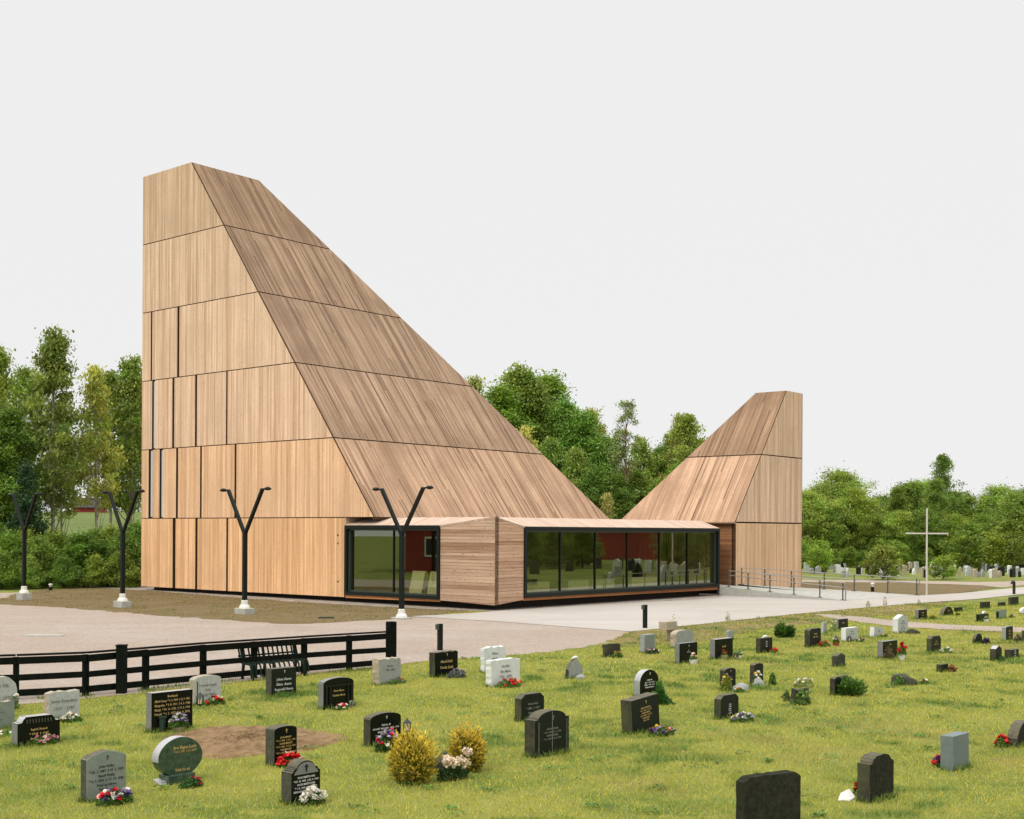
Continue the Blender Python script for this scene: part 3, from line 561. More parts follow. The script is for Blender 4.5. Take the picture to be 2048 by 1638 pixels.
for k in range(n):
    x = -bl / 2 + bl * k / (n - 1); mb = MB()
    prof = [(-.40, .10), (-.39, .30), (-.34, .39), (.0, .41), (.05, .46), (.10, .62), (.16, .80)]
    for (y0, z0), (y1, z1) in zip(prof[:-1], prof[1:]): mb.beam((x, y0, z0), (x, y1, z1), .042, .022, (1, 0, 0.001))
    mb.obj('slat', M['bench'], t)
mb = MB(); mb.beam((-bl / 2 - .04, .165, .815), (bl / 2 + .04, .165, .815), .05, .05); mb.obj('top_rail', M['bench'], t, .008)
mb = MB(); mb.beam((-bl / 2 - .02, .115, .56), (bl / 2 + .02, .115, .56), .03, .04); mb.obj('back_rail', M['bench'], t)
for s_ in (-1, -.2, 1):
    x = s_ * bl * .46 + .02; mb = MB(); mb.beam((x, -.33, 0), (x, -.32, .37), .06, .05, (1, 0, 0)); mb.beam((x, .10, 0), (x, .04, .40), .06, .05, (1, 0, 0)); mb.beam((x, -.36, .37), (x, .06, .38), .05, .04); mb.beam((x, .05, .38), (x, .17, .80), .05, .05, (1, 0, 0)); mb.obj('leg', M['bench'], t)
mb = MB(); mb.box((0, 0, .012), (1.25, .5, .03)); mb.box((0, 0, .03), (1.1, .36, .012)); o = mb.obj('drain_cover', M['concrete'], None, .004, label='flat grey drain cover lying in the gravel yard', cat='drain cover'); o.location = gp(88, 1272); o.location.z = G + .008
mb = MB(); mb.box((0, 0, .03), (.6, .4, .05)); mb.box((0, 0, .06), (.5, .3, .02)); o = mb.obj('drain_cover', M['frame_edge'], None, .004, label='small dark drain cover on the bank left of the fourth lamp', cat='drain cover'); o.location = gp(652, 1237); o.location.z = G + .012
#--SPLIT2--

# ------------------------------------------------------------------ trees
def unit(n):
    v = rng.normal(size=(n, 3)); return v / np.linalg.norm(v, axis=1)[:, None]
def leaves(cent, size, jit=.35, aspect=.62, upbias=.35, droop=0.0):
    """One diamond leaf per centre; returns vertices for 4-corner polygons."""
    n = len(cent); a = unit(n); nrm = unit(n); nrm[:, 2] = np.abs(nrm[:, 2]) + upbias; nrm /= np.linalg.norm(nrm, axis=1)[:, None]
    a -= (a * nrm).sum(1)[:, None] * nrm; a /= np.linalg.norm(a, axis=1)[:, None] + 1e-9; a[:, 2] -= droop
    b = np.cross(nrm, a); s = (size * (1 + rng.normal(0, jit, n)).clip(.4, 1.9))[:, None] / 2
    V = np.stack([cent - a * s, cent - b * s * aspect, cent + a * s, cent + b * s * aspect], 1); return V.reshape(-1, 3)
def profile(kind, t):
    t = np.clip(t, 0, 1)
    return {'birch': np.where(t < .22, .45 + 2.5 * t, ((1.02 - t) / .8) ** .72), 'round': np.sqrt(np.clip(1 - (2 * t - .9) ** 2 / 1.25, 0, 1)), 'cone': (1 - t) ** .8 * .95 + .05,
            'pine': np.where(t < .15, t / .15, (1 - t * .72)) * .9, 'bush': np.sqrt(np.clip(1 - t ** 2, 0, 1)) * .92 + .08}[kind]
PROTO = {}
def proto(key, kind, h, r, z0, clumps, per, leaf, sig, trunk_r, leafmat, barkmat, lean=.0, aspect=.62, droop=0.0, inner=.25, gapz=0.0, tint=.16):
    """A tapered trunk with limbs reaching the leaf clumps of the crown (unit: metres, total height h)."""
    c = []
    for q in range(clumps):
        t = rng.beta(1.15, 1.1) if kind != 'cone' else rng.beta(1.0, 1.5)
        rr = r * profile(kind, t) * (inner + (1 - inner) * rng.random() ** .55) * (1 + rng.normal(0, .16 if kind != 'birch' else .3)); an = rng.random() * 2 * math.pi
        c.append((rr * math.cos(an), rr * math.sin(an), z0 + t * (h - z0) * .985))
    c = np.array(c); c[0] = (0, 0, h * .97)
    if lean: c[:, 0] += lean * c[:, 2] / h
    cnt = (per * rng.uniform(.45, 1.5, clumps)).astype(int); cen = np.repeat(c, cnt, 0)
    sg = sig * np.repeat(rng.uniform(.6, 1.25, clumps), cnt)[:, None]
    P = cen + rng.normal(size=cen.shape) * sg * np.array([1, 1, .75]); P[:, 2] = np.maximum(P[:, 2], .05)
    ct = rng.normal(1, tint, clumps).clip(.55, 1.5); yl = rng.normal(0, .07, clumps)
    col = np.ones((len(P), 3)) * np.repeat(ct, cnt)[:, None] * rng.normal(1, .13, len(P)).clip(.6, 1.5)[:, None]; col[:, 0] *= 1 + np.repeat(yl, cnt)
    crown = fast_mesh(key + '_crown', leaves(P, leaf, aspect=aspect, droop=droop), 4, M[leafmat], col)
    mb = MB(); k = 7; tz = [h * .96 * i / k for i in range(k + 1)]; wob = np.cumsum(rng.normal(0, .05, (k + 1, 2)), 0); wob[0] = 0
    if lean: wob[:, 0] += np.array([lean * z / h for z in tz])
    mb.tube([(wob[i][0], wob[i][1], tz[i]) for i in range(k + 1)], [trunk_r * (1 - .93 * (i / k)) for i in range(k + 1)], 8)
    for q in range(0, clumps, max(1, clumps // 26)):
        zc = c[q][2]; zs = max(z0 * .55, zc - .25 * (h - z0) * rng.uniform(.5, 1.2)); f = zs / (h * .96) * k; i = min(int(f), k - 1); b = wob[i] + (wob[i + 1] - wob[i]) * (f - i)
        if zs >= zc: continue
        A = np.array([b[0], b[1], zs]); B = c[q]; Mi = (A + B) / 2 + np.array([0, 0, -.12 * np.linalg.norm(B - A) * (1 if droop else -.5)])
        r0 = trunk_r * (1 - zs / h) * .5 + .012; mb.tube([A, Mi, B], [r0, r0 * .6, .012], 5)
    trunk = mb.mesh(key + '_trunk', M[barkmat], smooth=True); PROTO[key] = (h, r, trunk, crown)
proto('birch_a', 'birch', 17, 2.3, 5.5, 150, 120, .18, .36, .16, 'birch', 'bark_birch', droop=.6)
proto('birch_b', 'birch', 16, 2.0, 5.6, 100, 95, .175, .34, .14, 'birch2', 'bark_birch', droop=.7, lean=.7)
proto('birch_c', 'birch', 17, 2.6, 6.0, 130, 110, .18, .38, .16, 'birch', 'bark_birch', droop=.6, lean=-.6)
proto('leafy_a', 'birch', 15, 3.6, 1.2, 260, 150, .19, .44, .2, 'alder', 'bark')
proto('leafy_b', 'birch', 14, 3.4, 1.0, 240, 150, .19, .42, .18, 'birch', 'bark_birch', droop=.3)
proto('leafy_c', 'birch', 14, 3.0, 1.0, 230, 150, .19, .44, .18, 'alder', 'bark')
proto('pine_a', 'pine', 17, 2.6, 6.5, 60, 110, .26, .28, .2, 'pine', 'bark_pine', aspect=.28, tint=.1)
proto('spruce_a', 'cone', 13, 2.3, .6, 190, 110, .26, .34, .18, 'spruce', 'bark', aspect=.3, droop=.3, inner=.1)
proto('broad_a', 'bush', 11, 4.6, .6, 260, 150, .21, .5, .2, 'alder', 'bark', tint=.22)
proto('broad_b', 'round', 11, 4.2, 1.0, 240, 150, .21, .5, .2, 'birch', 'bark', tint=.22)
proto('shrub_a', 'bush', 4.2, 2.2, .1, 80, 130, .17, .34, .05, 'shrub', 'bark')
proto('shrub_b', 'birch', 3.8, 2.2, .1, 90, 130, .16, .32, .05, 'alder', 'bark')
proto('shrub_c', 'birch', 4.8, 1.6, .2, 80, 110, .17, .30, .05, 'birch', 'bark')
proto('young_a', 'round', 4.2, 1.9, .7, 60, 100, .2, .3, .05, 'young', 'bark')
proto('young_b', 'bush', 2.6, 1.5, .2, 40, 100, .18, .26, .04, 'young', 'bark')
NTH = ['first', 'second', 'third', 'fourth', 'fifth', 'sixth', 'seventh', 'eighth', 'ninth', 'tenth', 'eleventh', 'twelfth', 'thirteenth', 'fourteenth', 'fifteenth', 'sixteenth', 'seventeenth', 'eighteenth', 'nineteenth', 'twentieth', 'twenty-first', 'twenty-second', 'twenty-third']
def plant_trees(rows, where, group, allow=True):
    """rows: (pixel x, pixel y of the top, distance, prototype). Labels count each kind from the left."""
    KIND = {'birch_a': ('birch_tree', 'birch', 'slender birch'), 'birch_b': ('birch_tree', 'birch', 'pale thin-crowned birch'), 'birch_c': ('birch_tree', 'birch', 'wide birch'), 'leafy_a': ('leafy_tree', 'tree', 'dark full-crowned tree'), 'leafy_b': ('leafy_tree', 'tree', 'fresh green bushy tree'),
            'leafy_c': ('leafy_tree', 'tree', 'pointed leafy tree'), 'broad_a': ('leafy_tree', 'tree', 'broad dark leafy tree'), 'broad_b': ('leafy_tree', 'tree', 'round-topped leafy tree'), 'pine_a': ('pine_tree', 'pine', 'bare-trunked pine'), 'spruce_a': ('spruce_tree', 'spruce', 'dark conical spruce'), 'shrub_a': ('shrub', 'shrub', 'green domed shrub'),
            'shrub_b': ('shrub', 'shrub', 'low dark green shrub'), 'shrub_c': ('shrub', 'shrub', 'upright green shrub'), 'young_a': ('young_tree', 'young tree', 'yellow-green young tree'), 'young_b': ('young_tree', 'young tree', 'small yellowish young tree')}
    cnt = {}; tot = {}
    for r in rows: tot[r[3]] = tot.get(r[3], 0) + 1
    for px, py, Y, key in sorted(rows):
        h0, r0, tr, cr = PROTO[key]; p = atY(px, 1100, Y); p[2] = G; ztop = (CAMP + ray(px, py) * Y)[2]; sc = (ztop - G) / h0
        i = cnt.get(key, 0); cnt[key] = i + 1; nm, cat, desc = KIND[key]
        lab = f"{desc} {where}" if tot[key] == 1 else f"{NTH[i]} {desc} from the left {where}"
        t = empty(nm, p, random.uniform(0, 6.28), label=lab, cat=cat, group=group); sw = sc * random.uniform(.92, 1.12) if sc > .6 else max(sc, .42) * 1.1
        t.scale = (sw, sw, sc)
        link('trunk', tr, t); c = link('crown', cr, t); k = random.uniform(.74, 1.18); c.color = (k * random.uniform(.88, 1.16), k, k * random.uniform(.8, 1.15), 1)
plant_trees([(-40, 700, 88, 'birch_a'), (-8, 694, 93, 'birch_a'), (36, 738, 97, 'birch_c'), (106, 658, 86, 'birch_a'), (20, 820, 84, 'leafy_c'), (52, 925, 81, 'spruce_a'), (126, 800, 95, 'birch_b'), (196, 728, 89, 'birch_b'), (222, 745, 94, 'birch_c'), (262, 714, 93, 'birch_a'), (286, 750, 99, 'birch_c'), (-60, 800, 83, 'leafy_b')], 'left of the tall tower', 'trees left of the tall tower')
plant_trees([(-60, 1040, 79, 'shrub_c'), (-20, 1052, 78, 'shrub_a'), (18, 1075, 77, 'shrub_b'), (50, 1062, 80, 'shrub_c'), (80, 1080, 76.5, 'shrub_a'), (112, 1072, 79, 'shrub_b'), (140, 1078, 82, 'shrub_c'), (165, 1072, 78, 'shrub_a'), (196, 1066, 80, 'shrub_b'), (222, 1058, 79.5, 'shrub_c'), (250, 1070, 78.5, 'shrub_a'), (275, 1055, 81, 'shrub_b'), (300, 1050, 82, 'shrub_c'), (5, 1110, 74, 'shrub_b'), (-40, 1100, 74, 'shrub_a'), (60, 1115, 74.5, 'shrub_c'), (128, 1118, 75.5, 'shrub_b'), (190, 1112, 76.5, 'shrub_c'), (240, 1108, 77, 'shrub_b'), (70, 1050, 86, 'shrub_a'), (-10, 1040, 86, 'shrub_c')], 'in the thicket by the tall tower', 'thicket left of the tall tower')
plant_trees([(938, 775, 116, 'birch_b'), (962, 752, 113, 'birch_b'), (1000, 775, 109, 'leafy_c'), (1035, 738, 113, 'leafy_b'), (1062, 752, 112, 'leafy_a'), (1096, 752, 117, 'leafy_c'), (1130, 800, 111, 'leafy_a'), (1168, 826, 109, 'leafy_c'), (1196, 815, 112, 'birch_b'), (1214, 872, 108, 'leafy_a'), (1250, 800, 102, 'pine_a'), (1280, 880, 111, 'leafy_b'), (1318, 892, 113, 'leafy_a'), (1338, 868, 112, 'birch_a'), (1352, 828, 110, 'birch_b'), (1378, 832, 108, 'birch_c'), (1404, 880, 112, 'leafy_c'), (1150, 900, 103, 'leafy_b'), (1100, 880, 104, 'leafy_b'), (1190, 930, 101, 'leafy_a'), (1235, 950, 101, 'leafy_c'), (1275, 945, 103, 'leafy_a'), (1310, 960, 102, 'leafy_b'), (1350, 930, 104, 'leafy_a'), (1060, 850, 105, 'birch_b'), (1425, 930, 108, 'leafy_b'), (1215, 985, 98, 'birch_b')], 'in the wood between the two towers', 'trees between the two towers')
plant_trees([(1612, 985, 135, 'broad_b'), (1640, 975, 139, 'broad_a'), (1676, 945, 141, 'broad_b'), (1704, 980, 137, 'broad_b'), (1735, 1000, 143, 'leafy_c'), (1766, 994, 147, 'broad_a'), (1795, 975, 143, 'leafy_c'), (1822, 968, 149, 'broad_a'), (1846, 965, 151, 'broad_b'), (1884, 910, 139, 'birch_c'), (1872, 960, 136, 'leafy_c'), (1915, 985, 143, 'broad_a'), (1935, 992, 153, 'spruce_a'), (1968, 990, 155, 'spruce_a'), (1998, 975, 141, 'broad_b'), (2032, 988, 137, 'broad_a'), (2070, 978, 139, 'broad_a'), (2100, 960, 143, 'broad_b'), (1750, 1030, 134, 'broad_a'), (1800, 1025, 133, 'broad_b'), (1850, 1020, 132, 'broad_a'), (1905, 1030, 134, 'broad_b'), (1960, 1030, 135, 'broad_a'), (1660, 1020, 133, 'leafy_c')], 'right of the small tower', 'trees right of the small tower')
plant_trees([(x, y, Y, k) for x, y, Y, k in zip((1600, 1632, 1668, 1700, 1728, 1756, 1790, 1826, 1858, 1890, 1920, 1955, 1990, 2020, 2055), (1084, 1092, 1100, 1096, 1104, 1092, 1084, 1092, 1098, 1090, 1096, 1088, 1100, 1092, 1090), (126, 128, 127, 129, 128, 130, 128, 131, 129, 132, 129, 131, 128, 131, 130), ('shrub_a', 'shrub_b', 'shrub_c') * 5)], 'in the hedge behind the far graves', 'hedge shrubs behind the far graves')
plant_trees([(1638, 1083, 112, 'young_a'), (1766, 1094, 96, 'young_b'), (1886, 1114, 97, 'young_b'), (1934, 1050, 122, 'young_a'), (2022, 1044, 118, 'young_a')], 'among the far graves', 'young trees among the far graves')
def virtual(px, D):
    """Where a thing must stand to appear at pixel px, D metres away, in the long window."""
    p = atY(px, 1064, D); n = -D1; return p - 2 * np.dot(p - AP, n) * n
def mrow(l):
    o = []
    for px, ytop, D, k in l: q = virtual(px, D); o.append((CX + FPX * q[0] / q[1], 1064 - (1064 - ytop) * q[1] / D, q[1], k))
    return o
plant_trees([(2160, 960, 130, 'broad_a'), (2260, 930, 122, 'broad_b')] + mrow([(1060, 1040, 118, 'leafy_a'), (1085, 1045, 126, 'broad_a'), (1115, 1038, 120, 'leafy_b'), (1145, 1045, 128, 'broad_b'), (1172, 1042, 122, 'leafy_a'), (1184, 1060, 132, 'leafy_b'), (1352, 1050, 128, 'leafy_a'), (1362, 1042, 122, 'broad_b'), (1392, 1046, 130, 'leafy_a'), (1420, 1046, 124, 'broad_a'), (1380, 1080, 150, 'broad_a'), (1100, 1080, 150, 'broad_b')]), 'beyond the right end of the cemetery', 'trees beyond the cemetery')
# houses that show mirrored in the glass
def house(loc, rz, label, sc=1.0):
    t = empty('red_house', loc, rz, label=label, cat='house'); t.scale = (sc, sc, sc * 1.15); mb = MB()
    mb.add([(-5, -4, 0), (5, -4, 0), (5, 4, 0), (-5, 4, 0), (-5, -4, 3.4), (5, -4, 3.4), (5, 4, 3.4), (-5, 4, 3.4), (-5, 0, 5.6), (5, 0, 5.6)], [(0, 1, 5, 4), (2, 3, 7, 6), (1, 2, 6, 9, 5), (3, 0, 4, 8, 7)]); mb.obj('wall', M['red_house'], t)
    mb = MB(); mb.add([(-5.5, -4.6, 3.15), (5.5, -4.6, 3.15), (5.5, 0, 5.75), (-5.5, 0, 5.75), (-5.5, 4.6, 3.15), (5.5, 4.6, 3.15), (-5.5, -4.6, 2.95), (5.5, -4.6, 2.95), (5.5, 0, 5.55), (-5.5, 0, 5.55), (-5.5, 4.6, 2.95), (5.5, 4.6, 2.95)], [(0, 1, 2, 3), (3, 2, 5, 4), (6, 9, 8, 7), (9, 10, 11, 8), (0, 6, 7, 1), (4, 5, 11, 10)]); mb.obj('roof', M['roof_tile'], t)
    for s in (-1, 1):
        mb = MB(); mb.beam((s * 5.54, -4.6, 3.02), (s * 5.54, 0, 5.62), .05, .25, (1, 0, 0)); mb.beam((s * 5.54, 4.6, 3.02), (s * 5.54, 0, 5.62), .05, .25, (1, 0, 0)); mb.obj('barge_board', M['white'], t)
        for y in (-1.6, 1.6):
            mb = MB(); mb.box((s * 5.03, y, 1.9), (.08, 1.5, 1.5)); f = mb.obj('window', M['white'], t)
            mb = MB(); mb.box((s * 5.06, y - .34, 1.9), (.06, .55, 1.2)); mb.box((s * 5.06, y + .34, 1.9), (.06, .55, 1.2)); mb.obj('pane', M['black'], f)
house((-58, 51.5, G), .12, 'red timber house with white gable trim, mirrored in the smaller window'); hv = virtual(1258, 168); house((hv[0], hv[1], G), 1.35, 'red timber house mirrored in the long window', 1.55)
house((-131, 390, 6.4), .4, 'tiny red house on the far hill, glimpsed through the trees at left')

# ------------------------------------------------------------------ headstones
GD = np.array([.68, .733, 0]); GD /= np.linalg.norm(GD)
def outline(shape, w, h):
    """Front outline from the lower left corner, counter-clockwise seen from the front."""
    arc = lambda cx, cz, rx, rz, a0, a1, n=12: [(cx + rx * math.cos(a), cz + rz * math.sin(a)) for a in np.linspace(a0, a1, n)]
    pi = math.pi
    if shape == 'arch': top = arc(w / 2, h - .13 * w, w / 2, .13 * w, 0, pi, 14)
    elif shape == 'round': top = arc(w / 2, h - w / 2 * .8, w / 2, w / 2 * .8, 0, pi, 16)
    elif shape == 'chamfer': top = [(w, h * .84), (w * .84, h), (w * .16, h), (0, h * .84)]
    elif shape == 'gable': top = [(w, h * .80), (w / 2, h), (0, h * .80)]
    elif shape == 'peak': top = [(w, h * .86), (w * .90, h * .92)] + [(w * .5 + w * .1, h * .985), (w * .5, h), (w * .4, h * .985)] + [(w * .10, h * .92), (0, h * .86)]
    elif shape == 'ogee': top = [(w, h * .83), (w * .93, h * .83)] + [(w * (.5 + .40 * math.cos(a)), h * (.83 + .17 * math.sin(a) ** 1.0)) for a in np.linspace(.08, pi - .08, 14)] + [(w * .07, h * .83), (0, h * .83)]
    elif shape == 'shoulder': top = [(w, h * .74), (w * .93, h * .77), (w * .9, h * .83), (w * .82, h * .83)] + [(w * (.5 + .32 * math.cos(a)), h * (.80 + .20 * math.sin(a))) for a in np.linspace(.15, pi - .15, 12)] + [(w * .18, h * .83), (w * .1, h * .83), (w * .07, h * .77), (0, h * .74)]
    elif shape == 'step': top = [(w, h * .80), (w * .90, h * .80), (w * .86, h * .92), (w * .80, h), (w * .20, h), (w * .14, h * .92), (w * .10, h * .80), (0, h * .80)]
    elif shape == 'wave': top = [(w, h * .95)] + [(w * (1 - k / 9), h * (.975 + .02 * math.sin(k * 2.1 + w * 9))) for k in range(1, 9)] + [(0, h * .96)]
    elif shape == 'rock': top = [(w, h * .22), (w * .96, h * .5), (w * .8, h * .72), (w * .64, h * .93), (w * .5, h), (w * .36, h * .9), (w * .16, h * .7), (.03 * w, h * .45)]
    elif shape == 'slanted': top = [(w, h * .93), (w * .9, h), (w * .1, h * .985), (0, h * .9)]
    else: top = [(w, h), (0, h)]
    return [(0, -.03), (w, -.03)] + [(x, z) for x, z in top]
FONT = None
def letters(name, lines, w, zt, zb, mat, parent, y=-.004, x0=None, align='CENTER', thick=.0015):
    """Raised lettering on a face: lines of (text, size); laid out between zt and zb."""
    mbV, mbF = [], []
    n = len(lines); z = zt; tot = sum(s for _, s in lines); gap = (zt - zb - tot) / max(1, n - 1) if n > 1 else 0
    for tx, s in lines:
        cu = bpy.data.curves.new('tx', 'FONT'); cu.body = tx; cu.align_x = align; cu.size = s * 1.38; cu.resolution_u = 1; cu.extrude = thick; cu.offset = .0012 * s / .05
        o = bpy.data.objects.new('tx', cu); COL.objects.link(o); bpy.context.view_layer.update(); dg = bpy.context.evaluated_depsgraph_get()
        me = bpy.data.meshes.new_from_object(o.evaluated_get(dg)); b = len(mbV)
        xs = [v.co.x for v in me.vertices] or [0]; k = min(1.0, w * .86 / max(max(xs) - min(xs), 1e-3))
        for v in me.vertices: mbV.append(((x0 if x0 is not None else w / 2) + v.co.x * k, y - v.co.z, z - s + v.co.y))
        mbF += [[i + b for i in p.vertices] for p in me.polygons]
        bpy.data.objects.remove(o); bpy.data.curves.remove(cu); bpy.data.meshes.remove(me); z -= s + gap
    me = bpy.data.meshes.new(name); me.from_pydata(mbV, [], mbF); me.materials.append(mat); return link(name, me, parent)
def latin_cross(parent, x, z, hgt, mat, y=-.006):
    mb = MB(); mb.box((x, y, z), (hgt * .16, .006, hgt)); mb.box((x, y - .0015, z + hgt * .2), (hgt * .58, .006, hgt * .15)); return mb.obj('cross_mark', mat, parent)
STONES = {}
def stone(key, xl, xr, yt, yb, sp, shape, front, side, label, text=None, ink='wlet', cross=0, tilt=0.0, lean=0.0, yaw=0.0, tz=(.78, .3), cap=None, rough=0.0, tmax=.3, xoff=None):
    p = gp(xl + sp, yb); an = math.atan2(GD[1], GD[0]) + yaw; g = np.array([math.cos(an), math.sin(an)]); b = np.array([-g[1], g[0]])
    k = (xr - CX) / FPX; w = (k * p[1] - p[0]) / (g[0] - k * g[1]); w = float(np.clip(w, .25, 1.5))
    k0 = (xl - CX) / FPX; t = (k0 * p[1] - p[0]) / (b[0] - k0 * b[1]); t = float(np.clip(t, .08, tmax))
    pc = p[:2] + g * w * (.5 if shape not in ('flat', 'wave', 'step') else .9) + b * t * .5; xc = CX + FPX * pc[0] / pc[1]
    h = H - (yt - (CY - ROLL * (xc - CX))) / FPX * pc[1] - G; h = float(np.clip(h, .2, 2.0))
    root = empty('headstone', p, 0, label=label, cat='headstone', group='headstones on the near lawn')
    root.rotation_euler = (lean, tilt, an)
    O = outline(shape, w, h); mb = MB(); N = len(O)
    if rough:
        Pn = []
        for i, (x, z) in enumerate(O):
            x2, z2 = O[(i + 1) % N]; m = max(1, int(math.hypot(x2 - x, z2 - z) / .07))
            for q in range(m): Pn.append((x + (x2 - x) * q / m + (random.gauss(0, rough) if z > 0 else 0), z + (z2 - z) * q / m + (random.gauss(0, rough) if z > 0 else 0)))
        O = Pn; N = len(O)
    cap = cap or ('st_top' if side in ('st_moss', 'st_side') else None)
    F = [(x, 0, z) for x, z in O]; B = [(x + random.gauss(0, rough), t + random.gauss(0, rough), z + random.gauss(0, rough * .6)) for x, z in O]
    mb.add(F, [tuple(range(N))], 0)
    mb.v += B; mb.f.append([N + i for i in range(N)][::-1]); mb.m.append(1); mb.uv += [(0, 0)] * N
    for i in range(N):
        j = (i + 1) % N; mb.f.append([i, i + N, j + N, j]); mb.uv += [(0, 0)] * 4
        nz = O[j][0] - O[i][0]; mb.m.append(2 if (cap and O[i][1] > .3 * h and abs(O[j][0] - O[i][0]) > abs(O[j][1] - O[i][1]) * .25) else 1)
    st = mb.obj('stone', [M[front], M[side], M[cap or side]], root, .006 if not rough else 0.004)
    if text: letters('inscription', [(s, min(.07, (tz[0] - tz[1]) * h / len(text) * .62)) for s in text], w, tz[0] * h, tz[1] * h, M[ink], root, x0=xoff * w if xoff else None)
    if cross: latin_cross(root, w * .52, h * .88 if cross == 1 else cross * h, h * .10, M[ink])
    STONES[key] = (p, g, b, w, t, h, root); return root
D = 'st_dark'; SD = 'st_side'
two = lambda a, b, c='* 4. 6. 1891  † 2. 3. 1964', d='* 9. 2. 1898  † 7. 8. 1971': [a, c, b, d]
stone('edge_a', -40, 36, 1363, 1424, 6, 'round', 'st_lgrey', 'st_warm', 'pale grey rounded stone cut by the left edge, the one behind', ['Olav Vik', '1899 - 1971'], 'glet', rough=.006)
stone('edge_b', -50, 31, 1410, 1463, 6, 'wave', 'st_green', 'st_warm', 'grey-green wavy-topped stone cut by the left edge, in front of a rounded one', ['Hansen', '* 1902 † 1980', 'Karen', '* 1908 † 1991'], 'glet', rough=.006)
stone('granite', 90, 161, 1387, 1443, 7, 'wave', 'st_lgrey', 'st_warm', 'light grey rough-edged stone just below the fence at far left', ['Jenny Svendsen', '1910 - 1987'], 'glet', rough=.007, tz=(.72, .35))
stone('step', 25, 122, 1436, 1495, 10, 'step', 'st_black', 'st_darkcap', 'wide black stone with stepped shoulders and pink flowers in front', ['Ingrid Strand', '* 1918  † 1987', 'Birger Strand'], 'gold', tz=(.6, .2), cap='st_cap')
stone('black_big', 294, 387, 1385, 1466, 9, 'flat', 'st_black', 'st_darkcap', 'tall black slab with many gold lines and a lavender pot', ['Bonlund', 'Alfred Georg  * 6. 2. 1894  † 12. 9. 1966', 'Margrethe  * 3. 8. 1901  † 4. 3. 1988', 'Margit  * 30. 10. 1926  † 14. 2. 1990', 'Harald  * 6. 2. 1922  † 2. 8. 2002'], 'gold', tz=(.92, .42), cap='st_cap')
stone('grey_arch', 380, 444, 1356, 1412, 8, 'arch', 'st_lgrey', 'st_warm', 'light grey arched stone with a sunken panel behind the tall black slab', ['Torstein Hagen', 'Anna', 'Solveig Hagen'], 'glet', tz=(.72, .32))
stone('green_peak', 163, 255, 1508, 1606, 10, 'peak', 'st_green', 'st_side', 'grey-green stone with low peaked top and dark cross, nearest the lower left', ['John Holby', '* 25. 1. 1887  † 30. 1. 1957', 'Randi Holby', '* 4. 9. 1896  † 17. 10. 1982', 'Fred og minne', 'Takk for alt'], 'dlet', .86, tz=(.72, .2), tmax=.16)
stone('dark_bench', 533, 594, 1338, 1394, 10, 'flat', D, SD, 'square dark stone in front of the park bench', ['Johan Aasen', 'Klara  Aasen', 'Ragnvald Aasen'], 'wlet', 1, tz=(.66, .2))
stone('columns', 638, 709, 1358, 1420, 9, 'arch', 'st_black', 'st_darkcap', 'dark green arched stone with carved side columns, below the fence', ['Arne Moen', 'Gudrun Moen'], 'gold', tz=(.62, .4), cap='st_darkcap')
stone('plain_grey', 746, 803, 1316, 1371, 12, 'wave', 'st_grey', 'st_warm', 'plain grey rough-edged stone beside the thick fence end post', ['Per Lie', '1922 - 1999'], 'dlet', rough=.006, tz=(.74, .52))
stone('gold_words', 860, 917, 1301, 1356, 10, 'wave', 'st_black', 'st_moss', 'black stone with two bold gold lines, below the bollard on the gravel', ['Aksel Dahl', 'Tordis Dahl'], 'gold', .87, tz=(.66, .32), rough=.004)
stone('white_back', 962, 1013, 1291, 1346, 6, 'wave', 'st_white', 'st_white', 'white marble stone standing behind another white one', ['Nilsen', 'Astrid', '1920 - 2001'], 'llet', rough=.006)
stone('white_front', 973, 1041, 1314, 1375, 9, 'wave', 'st_white', 'st_white', 'white marble stone with red flowers, in front of another white one', ['Nordby', 'Else Marie', '1931 - 2005'], 'llet', rough=.006)
stone('gold_arch', 533, 596, 1455, 1533, 16, 'arch', 'st_black', SD, 'black arched stone with six gold lines and red begonias, by the bare soil', ['JON BERGET', '* 9. 7. 1876  † 14. 2. 1951', 'OLINE BERGET', '* 3. 5. 1881  † 17. 8. 1960', 'OLE BERGET', '* 8. 9. 1912  † 10. 3. 1994'], 'gold', .88, tz=(.74, .3))
stone('shoulders', 565, 643, 1523, 1611, 18, 'shoulder', 'st_black', SD, 'black stone with shouldered arch, grey cross panel and white letters', ['OLAF BREITLUND', '* 27. 10. 1893  † 26. 9. 1969', 'OLGA BREITLUND', '* 1. 8. 1898  † 8. 4. 1972', 'MARGARETH BREITLUND', '* 5. 9. 1925'], 'wlet', 0, tz=(.64, .18))
stone('lantern_arch', 729, 804, 1427, 1494, 12, 'arch', 'st_black', 'st_moss', 'black arched stone with white lines beside a hanging lantern', ['Takk for alt', 'SIGVART HAUGEN  1894 - 1966', 'MARTHA HAUGEN', '* 24. 8. 1901  † 8. 3. 1990'], 'wlet', .86, tz=(.66, .28))
stone('octagon', 1031, 1090, 1386, 1444, 12, 'chamfer', D, 'st_moss', 'dark mossy stone with cut-off top corners, partly behind the big arched one', ['Anton Rud', '* 1881  † 1957', 'Marie Rud'], 'glet', tz=(.68, .25))
stone('big_arch', 1051, 1140, 1419, 1517, 19, 'ogee', D, 'st_moss', 'big dark stone with arched top and pale vertical streaks, lower centre', ['GUSTAV ENGER', '* 14. 4. 1890  † 5. 1. 1953', 'HANNA ENGER', '* 3. 2. 1894  † 12. 6. 1970'], 'glet', .84, tz=(.62, .36))
stone('boulder', 1132, 1168, 1316, 1358, 6, 'rock', 'st_grey', 'st_moss', 'small pointed grey boulder stone with a white bird figure on top', None, rough=.012, tmax=.25)
